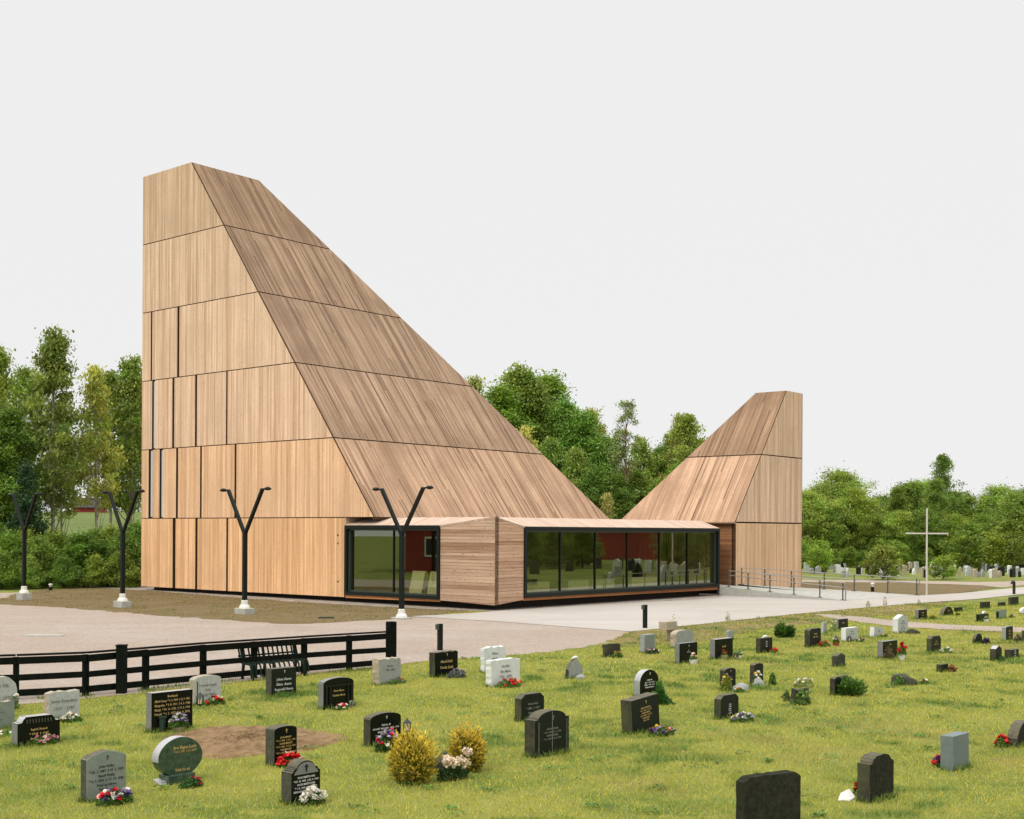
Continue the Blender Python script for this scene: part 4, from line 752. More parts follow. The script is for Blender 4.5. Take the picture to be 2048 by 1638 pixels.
stone('round_white', 1269, 1319, 1336, 1395, 11, 'round', 'st_black', 'st_grey', 'black round-topped stone with pale side, a conical green bush in front', ['HERMANN', 'NILS  * 1902  † 1968', 'EMMA  * 1908  † 1994', 'HERMANN BJORN'], 'wlet', .85, tz=(.64, .32), cap='st_cap')
stone('tilted', 1246, 1322, 1390, 1470, 20, 'flat', D, 'st_moss', 'dark square stone leaning left, gold lines, pansies at its foot', ['MARTIN BAKKEN', '* 19. 3. 1880  † 4. 1963', 'ANNE BAKKEN', '* 2. 8. 1887  † 12. 1969', 'OLE BAKKEN', '1921 - 1999'], 'gold', .86, tilt=-.085, tz=(.72, .3))
stone('stub', 1206, 1242, 1284, 1315, 4, 'flat', 'st_moss', 'st_moss', 'low mossy stub stone at the edge of the gravel', None, rough=.012, tmax=.25)
stone('slim_grey', 1281, 1311, 1265, 1307, 8, 'flat', 'st_green', 'st_grey', 'slim grey-green stone below the bollard by the path', None)
stone('grey_arch_far', 1342, 1388, 1256, 1297, 10, 'arch', 'st_grey', 'st_warm', 'weathered light grey arched stone beside the pinkish block by the path', None, rough=.006)
stone('vase_black', 1351, 1396, 1280, 1328, 8, 'flat', 'st_black', 'st_darkcap', 'black stone with a white flower tub, before a grey arched stone', ['Ida', '1932 - 2008'], 'wlet', .85, tz=(.66, .52))
stone('gold_single', 1421, 1467, 1271, 1320, 9, 'flat', 'st_black', 'st_darkcap', 'black stone with a single gold name and red flowers in a box', ['Lunde'], 'gold', tz=(.68, .52), cap='st_cap')
stone('small_grey', 1453, 1469, 1256, 1280, 3, 'arch', 'st_grey', 'st_grey', 'tiny grey stone half hidden behind the black one with a single gold name', None)
stone('ivy_arch', 1441, 1473, 1331, 1381, 9, 'arch', D, 'st_moss', 'narrow dark arched stone overgrown by a yellow-green plant', ['Petra', '* 1890 † 1961'], 'gold', .86, tz=(.62, .45))
stone('chamfer_grey', 1430, 1479, 1384, 1440, 12, 'chamfer', D, 'st_moss', 'dark grey stone with cut-off corners and violets at its right foot', ['LARS', '* 1902', 'MARIT', '* 1909', '† 1988'], 'wlet', tz=(.62, .2))
stone('narrow_moss', 1501, 1528, 1321, 1369, 8, 'arch', D, 'st_moss', 'narrow mossy arched stone with white flowers and a grey rock at its foot', None)
stone('bird', 1513, 1546, 1269, 1307, 8, 'flat', D, 'st_moss', 'dark square stone with a white ornament on top and two red flowers', ['Olga', '1911', '1992'], 'wlet', tz=(.8, .4))
stone('weed_back', 1610, 1643, 1250, 1295, 10, 'slanted', D, 'st_moss', 'dark slanted stone with red flowers and a tub of pansies', ['Sundby', '1900 - 1977'], 'gold', tz=(.75, .5))
stone('pillar', 1643, 1653, 1238, 1267, 4, 'flat', 'st_grey', 'st_lgrey', 'thin pale pillar stone behind the dark slanted stone', None)
stone('dark_white_fl', 1673, 1697, 1230, 1260, 4, 'flat', 'st_black', 'st_darkcap', 'dark stone with tall white flowers on its left, behind a white stone', ['Ruud'], 'gold', tz=(.7, .5))
stone('white_lantern', 1683, 1717, 1247, 1284, 9, 'flat', 'st_lgrey', 'st_white', 'white square stone with a black lantern at its foot', ['Haugen', '1915 - 1996'], 'llet', tz=(.8, .5))
stone('white_lean', 1740, 1768, 1244, 1275, 8, 'flat', 'st_lgrey', 'st_white', 'white leaning stone behind the black one with a red potted plant', ['Lien'], 'llet', tilt=.08)
stone('white_cap', 1786, 1817, 1221, 1267, 10, 'gable', 'st_lgrey', 'st_white', 'tall white stone with a gabled cap by the gravel footpath', ['Brenna', '1889 - 1966', 'Berte', '1894 - 1979'], 'llet', tz=(.7, .2))
stone('path_black', 1831, 1855, 1210, 1239, 6, 'flat', 'st_black', 'st_darkcap', 'black stone with yellow flowers just past the footpath', ['Gunnar', 'Ruth'], 'gold', tz=(.75, .35))
stone('moss_dome', 1880, 1908, 1204, 1232, 7, 'round', 'st_black', 'st_moss', 'dark dome-topped stone with a gold word, mossy side, near the cross', ['Solberg'], 'gold', tz=(.6, .42))
stone('behind_dome', 1909, 1926, 1208, 1224, 3, 'flat', D, D, 'small dark stone tucked right behind the dome-topped one', None)
stone('row_a', 1960, 1981, 1193, 1218, 5, 'flat', D, 'st_moss', 'dark green square stone by the path, left of two close stones', ['Foss'], 'gold', tz=(.75, .6))
stone('row_b', 1996, 2012, 1194, 1213, 4, 'flat', D, 'st_moss', 'dark stone behind the grey-green leaning one near the right edge', None)
stone('row_c', 2017, 2038, 1183, 1211, 5, 'flat', D, 'st_moss', 'dark grey stone below the hooked bollard', None)
stone('wreath', 1953, 1978, 1217, 1244, 5, 'flat', 'st_black', D, 'black stone with a wreath and a white tub near the right edge', None)
stone('grey_lean', 1993, 2014, 1211, 1238, 5, 'flat', 'st_green', D, 'grey-green leaning stone with pink flowers on its right', None, tilt=-.05)
stone('white_edge', 2039, 2062, 1204, 1229, 5, 'arch', 'st_white', 'st_white', 'white round-shouldered stone cut by the right edge', None)
stone('pot_black', 1756, 1796, 1272, 1318, 10, 'flat', 'st_black', 'st_darkcap', 'black stone with brown twigs and a red plant in a white bucket', ['Viken'], 'gold', tz=(.85, .72))
stone('moss_flower', 1854, 1883, 1263, 1305, 9, 'chamfer', D, 'st_moss', 'mossy green stone with one red bloom and white petals at its foot', ['Alma', '1899 - 1985'], 'gold', tz=(.7, .45))
stone('lilac_arch', 1946, 1966, 1257, 1288, 5, 'round', D, 'st_moss', 'small dark arched stone with a dark purple plant below the footpath', None)
stone('tall_grey', 2005, 2027, 1242, 1282, 7, 'slanted', 'st_dark', 'st_grey', 'tall grey stone with gold marks behind the two dark ones at right', ['Berg', '1920', '1995'], 'gold', tz=(.75, .2))
stone('edge_dark', 2044, 2070, 1248, 1284, 5, 'flat', D, 'st_moss', 'dark stone sliver at the right edge above the footpath end', None)
stone('gable_dark', 1981, 2005, 1281, 1323, 11, 'gable', D, 'st_moss', 'dark mossy stone with a gabled top and pale roof, right edge area', None, cap='st_cap')
stone('carved', 2010, 2039, 1287, 1318, 13, 'flat', D, 'st_moss', 'dark square stone with pale carved signs and a small cap, near the right edge', ['SIRI', 'KNUT', '1901'], 'wlet', tz=(.9, .25))
stone('moss_peak', 1665, 1692, 1299, 1334, 9, 'gable', 'st_moss', 'st_moss', 'small mossy stone with pointed top standing alone on the lawn', None)
stone('low_red', 1874, 1898, 1318, 1345, 9, 'flat', D, 'st_moss', 'low dark stone with a reddish heather plant', None)
stone('daisy', 1582, 1619, 1369, 1410, 8, 'flat', 'st_moss', 'st_moss', 'mossy stub stone drowned in tall grass and daisies', None, rough=.012)
stone('bush_dark', 1661, 1700, 1345, 1392, 9, 'slanted', D, 'st_moss', 'dark slanted stone behind a round green bush on the right lawn', None)
stone('lower_big', 1475, 1604, 1541, 1668, 14, 'slanted', 'st_back', 'st_back', 'big dark rough stone back cut by the bottom edge', None, rough=.003, yaw=-.33)
stone('lower_arch', 1717, 1790, 1499, 1607, 23, 'ogee', 'st_back', 'st_moss', 'dark arched stone seen from behind, lower right', None, rough=.003, yaw=-.05)
stone('slab', 1883, 1940, 1455, 1543, 23, 'flat', 'st_slate', 'st_slate', 'smooth blue-grey slab seen from behind, lower right', None)
stone('edge_arch', 2016, 2075, 1430, 1496, 19, 'round', 'st_back', 'st_moss', 'dark arched stone cut by the right edge, red geraniums on its left', None, rough=.003)
# carved details of the larger stones
p, g, b, w, t, h, r = STONES['columns']
for x in (.09, .2, .80, .91):
    mb = MB(); mb.tube([(x * w, -.012, .02), (x * w, -.012, h * .72)], [.022, .022], 8); mb.obj('column', M['st_dark'], r)
mb = MB(); mb.box((w / 2, -.012, h * .75), (w * .92, .03, .03)); mb.obj('cornice', M['st_dark'], r)
p, g, b, w, t, h, r = STONES['big_arch']
for x in (.1, .92):
    mb = MB(); mb.tube([(x * w, -.004, .0), (x * w, -.004, h * .78)], [.016, .016], 8); mb.obj('column', M['st_side'], r)
mb = MB(); mb.add([(w * .49, -.0035, .02), (w * .505, -.0035, .02), (w * .51, -.0035, h * .5), (w * .50, -.0035, h * .985), (w * .485, -.0035, h * .985), (w * .49, -.0035, h * .5)], [tuple(range(6))]); mb.obj('lime_streak', M['glet'], r)
p, g, b, w, t, h, r = STONES['shoulders']
mb = MB(); pts = [(w * (.5 + .31 * math.cos(a)), -.004, h * (.79 + .18 * math.sin(a))) for a in np.linspace(.12, math.pi - .12, 12)] + [(w * .10, -.004, h * .74), (w * .08, -.004, h * .69), (w * .92, -.004, h * .69), (w * .90, -.004, h * .74)]
mb.add(pts, [tuple(range(len(pts)))]); mb.obj('cross_panel', M['st_darkcap'], r); latin_cross(r, w * .5, h * .83, h * .17, M['st_black'], -.012)
p, g, b, w, t, h, r = STONES['step']
mb = MB()
for k in range(9): mb.box((w * (.22 + .07 * k), -.003, h * .84), (w * .025, .006, h * .13))
mb.obj('fluted_frieze', M['st_side'], r)
p, g, b, w, t, h, r = STONES['grey_arch']
mb = MB(); mb.box((w * .12, -.004, h * .42), (.02, .008, h * .8)); mb.obj('carved_band', M['st_side'], r)
# the oval stone on a plinth
p = gp(330, 1571); an = math.atan2(GD[1], GD[0]); g = np.array([math.cos(an), math.sin(an), 0]); w = .66
r = empty('headstone', p, an, label='oval green swirled stone with pale rim on a small plinth, lower left', cat='headstone', group='headstones on the near lawn')
px2m = p[1] / FPX; hh = 80 * px2m; ow = 1.02 * 85 * px2m / (g[0] - g[1] * (360 - CX) / FPX) ; zc = .09 + hh / 2
mb = MB(); n = 40; F = [(ow * .36 + ow / 2 * math.cos(a) * (1 + .03 * math.cos(a * 2)), 0, zc + hh / 2 * math.sin(a)) for a in np.linspace(0, 2 * math.pi, n + 1)[:-1]]; B = [(x, .17, z) for x, _, z in F]
mb.add(F, [tuple(range(n))], 0); mb.v += B; mb.f.append([n + i for i in range(n)][::-1]); mb.m.append(0); mb.uv += [(0, 0)] * n
for i in range(n): j = (i + 1) % n; mb.f.append([i, i + n, j + n, j]); mb.m.append(1 if F[i][2] > zc - .02 else 0); mb.uv += [(0, 0)] * 4
mb.obj('stone', [M['st_wave'], M['st_cap']], r, .004)
letters('inscription', [('Bror Engnes Lunde', .05), ('* 14. 5. 1931  † 2. 9. 2007', .032)], ow * .62, zc + .16, zc + .06, M['gold'], r, x0=ow * .46); letters('inscription', [('Takk for alt', .04)], ow * .4, zc - .16, zc - .2, M['gold'], r, x0=ow * .40)
mb = MB(); mb.box((ow * .36, .09, .06), (ow * .62, .26, .14)); mb.obj('plinth', M['st_wave'], r, .012)
mb = MB(); mb.add([(-.07, .0, .02), (.06, .0, .02), (.06, .2, .07), (-.07, .2, .07)], [(0, 1, 2, 3)]); mb.box((0, .1, .03), (.1, .16, .05)); mb.obj('plinth_end', M['st_cap'], r)
# low rocks
def rock(px, py, sx_, sy, sz, mat, label, rz=.7, cat='rock', name='rock'):
    bm = bmesh.new(); bmesh.ops.create_icosphere(bm, subdivisions=3, radius=1); me = bpy.data.meshes.new(name)
    ph = [random.uniform(0, 6) for _ in range(6)]
    for v in bm.verts:
        d = v.co; k = 1 + .13 * math.sin(3 * d.x + ph[0]) + .1 * math.sin(4.3 * d.y + ph[1]) + .08 * math.sin(6 * d.z + ph[2] + 3 * d.x) + random.gauss(0, .015); v.co = Vector((d.x * sx_ * k, d.y * sy * k, (d.z * sz * k if d.z > 0 else d.z * .1)))
    bm.to_mesh(me); bm.free(); me.materials.append(M[mat]); me.polygons.foreach_set('use_smooth', [True] * len(me.polygons))
    o = link(name, me, label=label, cat=cat); o.location = gp(px, py); o.rotation_euler.z = rz; return o
rock(1806, 1368, .42, .28, .22, 'st_moss', 'flat mossy rock lying alone on the right lawn')
rock(886, 1540, .24, .2, .27, 'st_moss', 'dark rounded boulder stone between the two yellow bushes', name='boulder', cat='headstone')
rock(1516, 1371, .15, .13, .17, 'st_grey', 'small grey rock at the foot of the narrow mossy arched stone')
rock(1160, 1357, .13, .11, .11, 'st_grey', 'small grey rock leaning on the pointed boulder stone')
rock(1826, 1267, .28, .2, .17, 'st_moss', 'dark mossy rock beside the white gabled stone')
rock(1482, 1380, .2, .15, .17, 'st_grey', 'pale grey rock right of the narrow stone overgrown by a yellow-green plant')
t = empty('stone_block', gp(1336, 1283), math.atan2(GD[1], GD[0]), label='pinkish stone block on a foot beside the grey arched stone by the path', cat='stone block')
mb = MB(); mb.box((0, 0, .52), (.62, .3, .28)); mb.box((.2, 0, .2), (.2, .26, .4)); mb.obj('block', M['st_warm'], t, .02)
mb = MB(); sc_ = .62; mb.add([(0, 0, .004), (.2, -.06, .002), (.35, .08, .05), (.3, .22, .2), (.12, .15, .12), (0, .0, .03), (.2, -.05, .03), (.34, .09, .08), (.29, .24, .23), (.11, .17, .15)], [(0, 1, 2, 3, 4), (9, 8, 7, 6, 5), (0, 5, 6, 1), (1, 6, 7, 2), (2, 7, 8, 3), (3, 8, 9, 4), (4, 9, 5, 0)])
o = mb.obj('paper_cone', M['pot_white'], None, label='crumpled white paper on the grass left of the arched stone seen from behind', cat='paper'); o.location = gp(1676, 1602); o.rotation_euler.z = .2; o.scale = (.8, .6, .55)
for (px, py), lb, hz, sc in (((1148, 1322), 'white bird figure on the pointed boulder stone', STONES['boulder'], .075), ((1531, 1272), 'white bird ornament on the dark square stone with two red flowers', STONES['bird'], .08)):
    p, g, b, w, t, h, r = hz; mb = MB(); mb.tube([(-sc, 0, 0), (0, 0, sc * .5), (sc * .8, 0, sc * .7), (sc * 1.3, 0, sc * .3)], [sc * .2, sc * .5, sc * .4, sc * .12], 8); o = mb.obj('bird_figure', M['pot_white'], None, smooth=True, label=lb, cat='figurine')
    q = p[:2] + g * w * .5 + b * t * .5; o.location = (q[0], q[1], G + h - .01)
# far headstones
fx = np.sort(rng.uniform(1612, 2080, 118)); cnt = {}
SEG = [(1612, 1690, 'beyond the ramp handrails'), (1690, 1760, 'just left of a young tree'), (1760, 1850, 'between young tree and white cross'), (1850, 1905, 'just right of the white cross'), (1905, 1965, 'by the fourth young tree'), (1965, 2100, 'at the right edge')]
FM = [('white', 'st_white'), ('pale grey', 'st_lgrey'), ('grey', 'st_grey'), ('dark', 'st_dark'), ('brownish', 'st_warm'), ('mossy', 'st_moss')]
far_me = {}
for i, x in enumerate(fx):
    y = rng.uniform(1139, 1156); cname, mm = FM[int(rng.choice(6, p=[.12, .2, .2, .2, .12, .16]))]; shp = ['arch', 'round', 'flat', 'gable', 'rock'][int(rng.integers(5))]
    if (mm, shp) not in far_me:
        O = outline(shp, .6, .85); N = len(O); mb = MB(); F = [(a - .3, -.08, z) for a, z in O]; B = [(a, .16, z) for a, _, z in F]
        mb.add(F + B, [tuple(range(N)), tuple(range(2 * N - 1, N - 1, -1))] + [(k, k + N, (k + 1) % N + N, (k + 1) % N) for k in range(N)]); far_me[(mm, shp)] = mb.mesh('far_headstone', M[mm], .01)
    seg = next(s for a, bb, s in SEG if x < bb); kk = (cname, seg); cnt[kk] = cnt.get(kk, 0) + 1
    o = link('headstone', far_me[(mm, shp)], label=f'{NTH[cnt[kk] - 1]} {cname} far headstone from the left {seg}', cat='headstone', group='headstones in the far cemetery')
    o.location = gp(x, y); o.rotation_euler.z = rng.normal(.75, .15); k = rng.uniform(.5, .98); o.scale = (k * rng.uniform(.8, 1.2), k, k)
#--SPLIT3--

# ------------------------------------------------------------------ flowers, bushes, lanterns on the graves
GRN = (.10, .20, .035)
RED, WHT, PNK, VIO, LAV, YEL, ORA, CRM = (.62, .015, .02), (.78, .76, .72), (.62, .25, .34), (.10, .05, .22), (.38, .32, .52), (.75, .52, .03), (.75, .25, .05), (.78, .66, .55)
def plant(name, px, py, wpx, hpx, petals, label, cat='flowers', leafc=GRN, dens=1.0, pot=None, bl=.035, dx=0.0, leaf=.045, depth=.6, group=None, upright=False):
    """Leaf cushion, blossoms of several petals each, and a pot where there is one."""
    p = gp(px, py); m = p[1] / FPX; W, Hh = wpx * m / 2, hpx * m
    t = empty(name, p, .78, label=label, cat=cat, group=group); z0 = 0.0
    if pot:
        pc, pr, phh = pot; pr *= m; phh *= m; z0 = phh * .9
        mb = MB(); mb.lathe((0, 0, 0), [(pr * .7, 0), (pr * .86, phh * .5), (pr, phh), (pr * .92, phh * 1.02), (pr * .88, phh * .93)], 14); mb.obj('pot', M[pc], t, smooth=False)
    nl = int(max(60, 900 * W * depth * W * 4 * dens / .12)); nl = min(nl, 900)
    u = rng.random((nl, 3)); an = u[:, 0] * 2 * np.pi; rr = np.sqrt(u[:, 1]); zz = u[:, 2] ** (.6 if upright else .8) * (1 - .75 * rr ** 2)
    C = np.stack([rr * np.cos(an) * W, rr * np.sin(an) * W * depth, z0 + zz * Hh * .9], 1)
    cols = np.array(leafc)[None] * rng.normal(1, .25, (nl, 1)).clip(.4, 1.7)
    link('foliage', fast_mesh('foliage', leaves(C, leaf, upbias=.2, aspect=.5), 4, M['plant'], cols), t)
    if petals:
        V, CC = [], []
        for colr, n in petals:
            for q in range(n):
                a_, r_ = rng.random() * 2 * math.pi, math.sqrt(rng.random()) * .95; c0 = np.array([r_ * math.cos(a_) * W, r_ * math.sin(a_) * W * depth - .02, z0 + Hh * (.97 - .62 * r_ ** 2) * rng.uniform(.8, 1.05)])
                k = 9; P = c0 + unit(k) * bl * np.array([1, 1, .7]) * .55; V.append(leaves(P, bl * 1.25, aspect=.9, upbias=.6)); CC += [np.array(colr) * rng.uniform(.75, 1.15)] * k
        link('blossoms', fast_mesh('blossoms', np.concatenate(V), 4, M['petal'], np.array(CC)), t)
    return t
FG = 'grave plantings'
F_ = lambda *a, **k: plant('flower_bed', *a, group=FG, **k)
Pt = lambda *a, **k: plant('potted_flowers', *a, group=FG, cat=k.pop('cat', 'potted plant'), **k)
F_(142, 1444, 46, 20, [(WHT, 16), (RED, 3), (CRM, 5)], 'white and red flowers before the light grey rough stone at far left')
F_(88, 1488, 56, 24, [(PNK, 18), ((.7, .5, .45), 6)], 'pink flowers in front of the wide black stone with stepped shoulders', dens=1.4)
F_(30, 1418, 18, 34, [(WHT, 4)], 'white snowdrop-like flowers on tall leaves beside the rounded stone at the left edge', upright=True)
F_(10, 1470, 60, 10, [(WHT, 6), (CRM, 3)], 'tiny white flowers below the grey-green wavy stone at the left edge')
Pt(356, 1463, 42, 30, [(LAV, 26), (WHT, 8)], 'lavender and white flowers in a pale pot before the tall black slab', pot=('pot_stone', 13, 10))
mb = MB(); mb.lathe((0, 0, 0), [(.05, 0), (.055, .02), (.062, .24), (.075, .25), (.075, .275), (.06, .28)], 14); mb.obj('grave_vase', M['pot_dark'], None, label='dark green cylindrical vase before the tall black slab', cat='vase').location = gp(325, 1464)
F_(430, 1409, 44, 18, [(RED, 9), ((.5, .5, .3), 4)], 'red begonias in front of the light grey arched stone', bl=.045)
F_(230, 1607, 78, 36, [(RED, 9), (LAV, 12), (WHT, 12), (VIO, 8)], 'red begonias among violet and white pansies before the grey-green stone', dens=1.2, bl=.04)
F_(382, 1574, 52, 22, [((.35, .03, .05), 5)], 'low dark red flowers right of the oval stone', dens=1.6, leafc=(.05, .13, .025))
F_(565, 1393, 40, 12, None, 'low green leaves before the square dark stone by the bench', dens=1.2)
F_(682, 1419, 30, 14, [(RED, 5), (WHT, 8)], 'red and white flowers before the arched stone with columns')
F_(704, 1414, 16, 14, [((.5, .52, .45), 4)], 'small silvery plant at the right corner of the stone with columns', leafc=(.2, .25, .17))
F_(790, 1367, 54, 14, [(LAV, 4), (RED, 2)], 'low green plant with few blooms before the plain grey rough stone')
F_(913, 1355, 46, 18, [((.22, .18, .30), 26)], 'greyish lavender cushion right of the black stone with bold gold lines', leafc=(.14, .17, .12), dens=1.3)
F_(1018, 1374, 60, 20, [(RED, 15), (ORA, 2)], 'bright red begonias before the front white marble stone', bl=.045)
F_(580, 1532, 56, 28, [(RED, 14), (CRM, 5)], 'bright red begonias before the black arched stone with gold lines', bl=.06)
F_(625, 1608, 56, 34, [(WHT, 24)], 'white begonias before the black shouldered stone', bl=.05)
F_(775, 1502, 58, 46, [(LAV, 20), (RED, 10), (WHT, 8), (VIO, 8)], 'violet pansies over red begonias before the arched stone with lantern', dens=1.4, leafc=(.05, .12, .025), bl=.04)
F_(1322, 1470, 70, 20, [(VIO, 9), (LAV, 6), (YEL, 3), (PNK, 4), (ORA, 2)], 'mixed violet and yellow pansies right of the leaning stone', bl=.045)
F_(1484, 1443, 62, 20, [(LAV, 12), (WHT, 12), (YEL, 3), (VIO, 4)], 'pale violets right of the dark grey stone with cut-off corners')
F_(1234, 1315, 30, 14, [(ORA, 5)], 'orange flowers before the low mossy stub')
F_(1304, 1307, 40, 12, [(RED, 5), (WHT, 5), (LAV, 4)], 'white and dark red flowers before the slim grey-green stone', leafc=(.04, .08, .03))
Pt(1387, 1328, 20, 14, [(CRM, 7), (PNK, 3)], 'pink-white flowers in a white tub before a black stone', pot=('pot_white', 9, 9))
F_(1372, 1318, 26, 34, [(WHT, 3)], 'silvery twigs before the black stone with the white tub', leafc=(.16, .20, .15), upright=True, dens=.6)
Pt(1447, 1318, 18, 12, [(RED, 8)], 'red flowers in a stone box before the black stone with a single gold name', pot=('pot_stone', 9, 8))
Pt(1479, 1317, 12, 14, [(WHT, 2)], 'small green plant in a white pot right of the stone with a single gold name', pot=('pot_white', 5, 6))
F_(1452, 1381, 30, 40, [(YEL, 5), (WHT, 2)], 'yellow-green plant climbing over the narrow arched stone', leafc=(.24, .28, .05), upright=True, dens=1.4)
F_(1478, 1384, 26, 10, [(ORA, 4), (WHT, 3)], 'orange and white flowers by the pale grey rock')
F_(1514, 1370, 26, 30, [(WHT, 9), (YEL, 3)], 'white and yellow flowers before the narrow mossy arched stone', leafc=(.14, .20, .05))
F_(1545, 1370, 20, 28, None, 'green blades right of the narrow mossy arched stone', upright=True, leaf=.07)
F_(1547, 1305, 24, 9, [(RED, 10)], 'two dark red flower heads right of the stone with white ornament', bl=.05)
F_(1647, 1293, 36, 12, [(RED, 14)], 'row of red flowers before the dark slanted stone')
Pt(1672, 1292, 18, 16, [(YEL, 5), (LAV, 6), (WHT, 4)], 'yellow and violet pansies in a red tub beside the red flower row', pot=('pot_red', 7, 7))
F_(1666, 1264, 16, 34, [(WHT, 8), (CRM, 3)], 'tall white lilies left of the dark stone behind the white ones', upright=True, dens=.7)
F_(1720, 1284, 22, 9, [(WHT, 5), (VIO, 4), (ORA, 3)], 'mixed flowers right of the white stone with lantern')
F_(1768, 1274, 20, 8, [(YEL, 4), (VIO, 4)], 'yellow and violet flowers right of the white leaning stone')
F_(1775, 1317, 34, 30, None, 'brown dry twigs before the black stone with a white bucket', leafc=(.16, .12, .06), upright=True)
Pt(1804, 1320, 24, 24, [(RED, 14)], 'tall red begonia in a white bucket', pot=('pot_white', 7, 11), bl=.06)
F_(1868, 1303, 16, 20, [(RED, 6)], 'red bloom before the mossy green stone', upright=True)
F_(1892, 1305, 34, 11, [(WHT, 18)], 'white petals spread right of the mossy green stone')
F_(1866, 1238, 22, 9, [(YEL, 10)], 'yellow flowers right of the black stone past the footpath')
F_(1916, 1231, 14, 9, [(YEL, 6)], 'yellow flowers right of the dome-topped stone')
Pt(1973, 1244, 14, 8, [(WHT, 4)], 'white tub of flowers at the stone with the wreath', pot=('pot_white', 6, 6))
F_(2024, 1235, 18, 8, [(PNK, 5), (WHT, 4)], 'pink and white flowers right of the grey-green leaning stone')
F_(1972, 1287, 24, 14, [(VIO, 8)], 'dark purple plant right of the small arched stone', leafc=(.05, .04, .06))
F_(1903, 1343, 28, 14, [((.35, .14, .08), 14)], 'reddish heather right of the low dark stone', leafc=(.2, .12, .05))
F_(1603, 1409, 44, 34, None, 'tall grass in front of the mossy stub among daisies', upright=True, leaf=.09, dens=1.6, leafc=(.13, .21, .05))
F_(1608, 1374, 52, 22, [(WHT, 14)], 'white daisies nodding above the mossy stub', upright=True, dens=.25, leafc=(.2, .24, .08))
F_(1573, 1402, 18, 26, None, 'thin grass blades left of the mossy stub', upright=True, leaf=.09, dens=.6, leafc=(.18, .24, .07))
F_(1848, 1367, 26, 10, [(CRM, 4), (ORA, 2)], 'small pale flowers right of the flat mossy rock')
F_(1800, 1370, 34, 20, None, 'grass tuft in front of the flat mossy rock', upright=True, leaf=.07)
F_(1712, 1590, 16, 34, [(RED, 5)], 'red bloom peeking out left of the arched stone seen from behind', upright=True, bl=.045)
F_(1876, 1533, 32, 22, [(RED, 14), (VIO, 3)], 'red flowers left of the smooth blue-grey slab', bl=.05)
F_(2002, 1494, 36, 26, [(RED, 12)], 'red geraniums left of the arched stone at the right edge', bl=.045)
F_(2002, 1322, 24, 12, None, 'dark green leaves between the two dark stones at right', leafc=(.05, .12, .03))
Pt(2036, 1283, 22, 18, [((.3, .26, .2), 10)], 'brownish plant behind the carved dark stone at right', leafc=(.12, .12, .07))
def bush(name, px, py, wpx, hpx, core, tip, label, n=3000, leaf=.05, aspect=.35, kind='globe', cat='bush'):
    """Clipped or globe-shaped bush: upright sprays, darker old growth inside, fresh tips outside."""
    p = gp(px, py); m = p[1] / FPX; W, Hh = wpx * m / 2, hpx * m * .97; p[1] += W * .6
    t = empty(name, p, random.uniform(0, 6), label=label, cat=cat)
    d = unit(n); d[:, 2] = np.abs(d[:, 2]) * 1.1 - .15; rad = rng.random(n) ** .33
    lump = (1 + .15 * np.sin(6 * d[:, 0] + 4 * d[:, 2]) + .13 * np.sin(8 * d[:, 1] + 5 * d[:, 2] + 1)) * rng.normal(1, .05, n)
    if kind == 'globe': d = unit(n); d[:, 2] = d[:, 2] * .5 + .5; q_ = np.sqrt(np.clip(1 - (2 * d[:, 2] - .85) ** 2 / 1.35, .04, 1)) / (np.linalg.norm(d[:, :2], axis=1) + 1e-6); d[:, :2] *= q_[:, None]
    if kind == 'cone': f = 1 - .78 * np.clip(d[:, 2], 0, 1) ** .8
    else: f = np.ones(n)
    P = np.stack([d[:, 0] * W * rad * lump * f, d[:, 1] * W * rad * lump * f, (np.clip(d[:, 2], -.05, None) * (rad if kind != 'globe' else .35 + .65 * rad) * lump) * Hh * .9 + .03 * Hh], 1)
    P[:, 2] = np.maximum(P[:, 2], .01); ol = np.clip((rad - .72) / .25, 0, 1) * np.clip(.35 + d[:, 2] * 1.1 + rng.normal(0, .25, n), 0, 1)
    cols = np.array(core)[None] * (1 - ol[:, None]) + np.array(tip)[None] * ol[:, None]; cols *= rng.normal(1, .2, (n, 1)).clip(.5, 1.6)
    k = n; a = d * np.array([1, 1, .6]) + np.array([0, 0, .55]) + rng.normal(0, .5, (n, 3)); a /= np.linalg.norm(a, axis=1)[:, None]; b = np.cross(a, unit(n)); b /= np.linalg.norm(b, axis=1)[:, None]; s = leaf * rng.uniform(.6, 1.5, n)[:, None]
    V = np.stack([P - a * s, P - b * s * aspect, P + a * s, P + b * s * aspect], 1).reshape(-1, 3); link('foliage', fast_mesh('bush_foliage', V, 4, M['plant'], cols), t)
    mb = MB(); mb.tube([(0, 0, -.02), (.01, 0, Hh * .4)], [.03, .015], 6); mb.obj('stem', M['bark'], t); return t
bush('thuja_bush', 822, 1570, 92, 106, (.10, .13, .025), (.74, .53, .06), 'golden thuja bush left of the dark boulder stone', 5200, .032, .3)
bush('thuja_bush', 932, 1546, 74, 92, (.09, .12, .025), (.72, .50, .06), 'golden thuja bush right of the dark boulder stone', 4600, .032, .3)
t = plant('flower_bed', 905, 1558, 74, 46, None, 'cream hydrangeas over dark leaves before the boulder between golden bushes', dens=1.6, leafc=(.035, .085, .02), group=FG)
V, CC = [], []
for x, y, z in ((-.22, -.12, .29), (-.10, -.16, .27), (.02, -.14, .30), (.10, -.17, .25), (.20, -.10, .39), (-.15, -.06, .31)):
    P = np.array([x, y, z]) + unit(70) * rng.uniform(.5, 1, (70, 1)) * .075; V.append(leaves(P, .045, aspect=.9)); CC += [np.array(CRM) * rng.uniform(.85, 1.1)] * 70
link('blossoms', fast_mesh('hydrangea', np.concatenate(V), 4, M['petal'], np.array(CC)), t)
bush('conical_bush', 1321, 1410, 48, 48, (.025, .09, .018), (.07, .20, .03), 'dark green conical bush in front of the round-topped stone', 2000, .04, kind='cone')
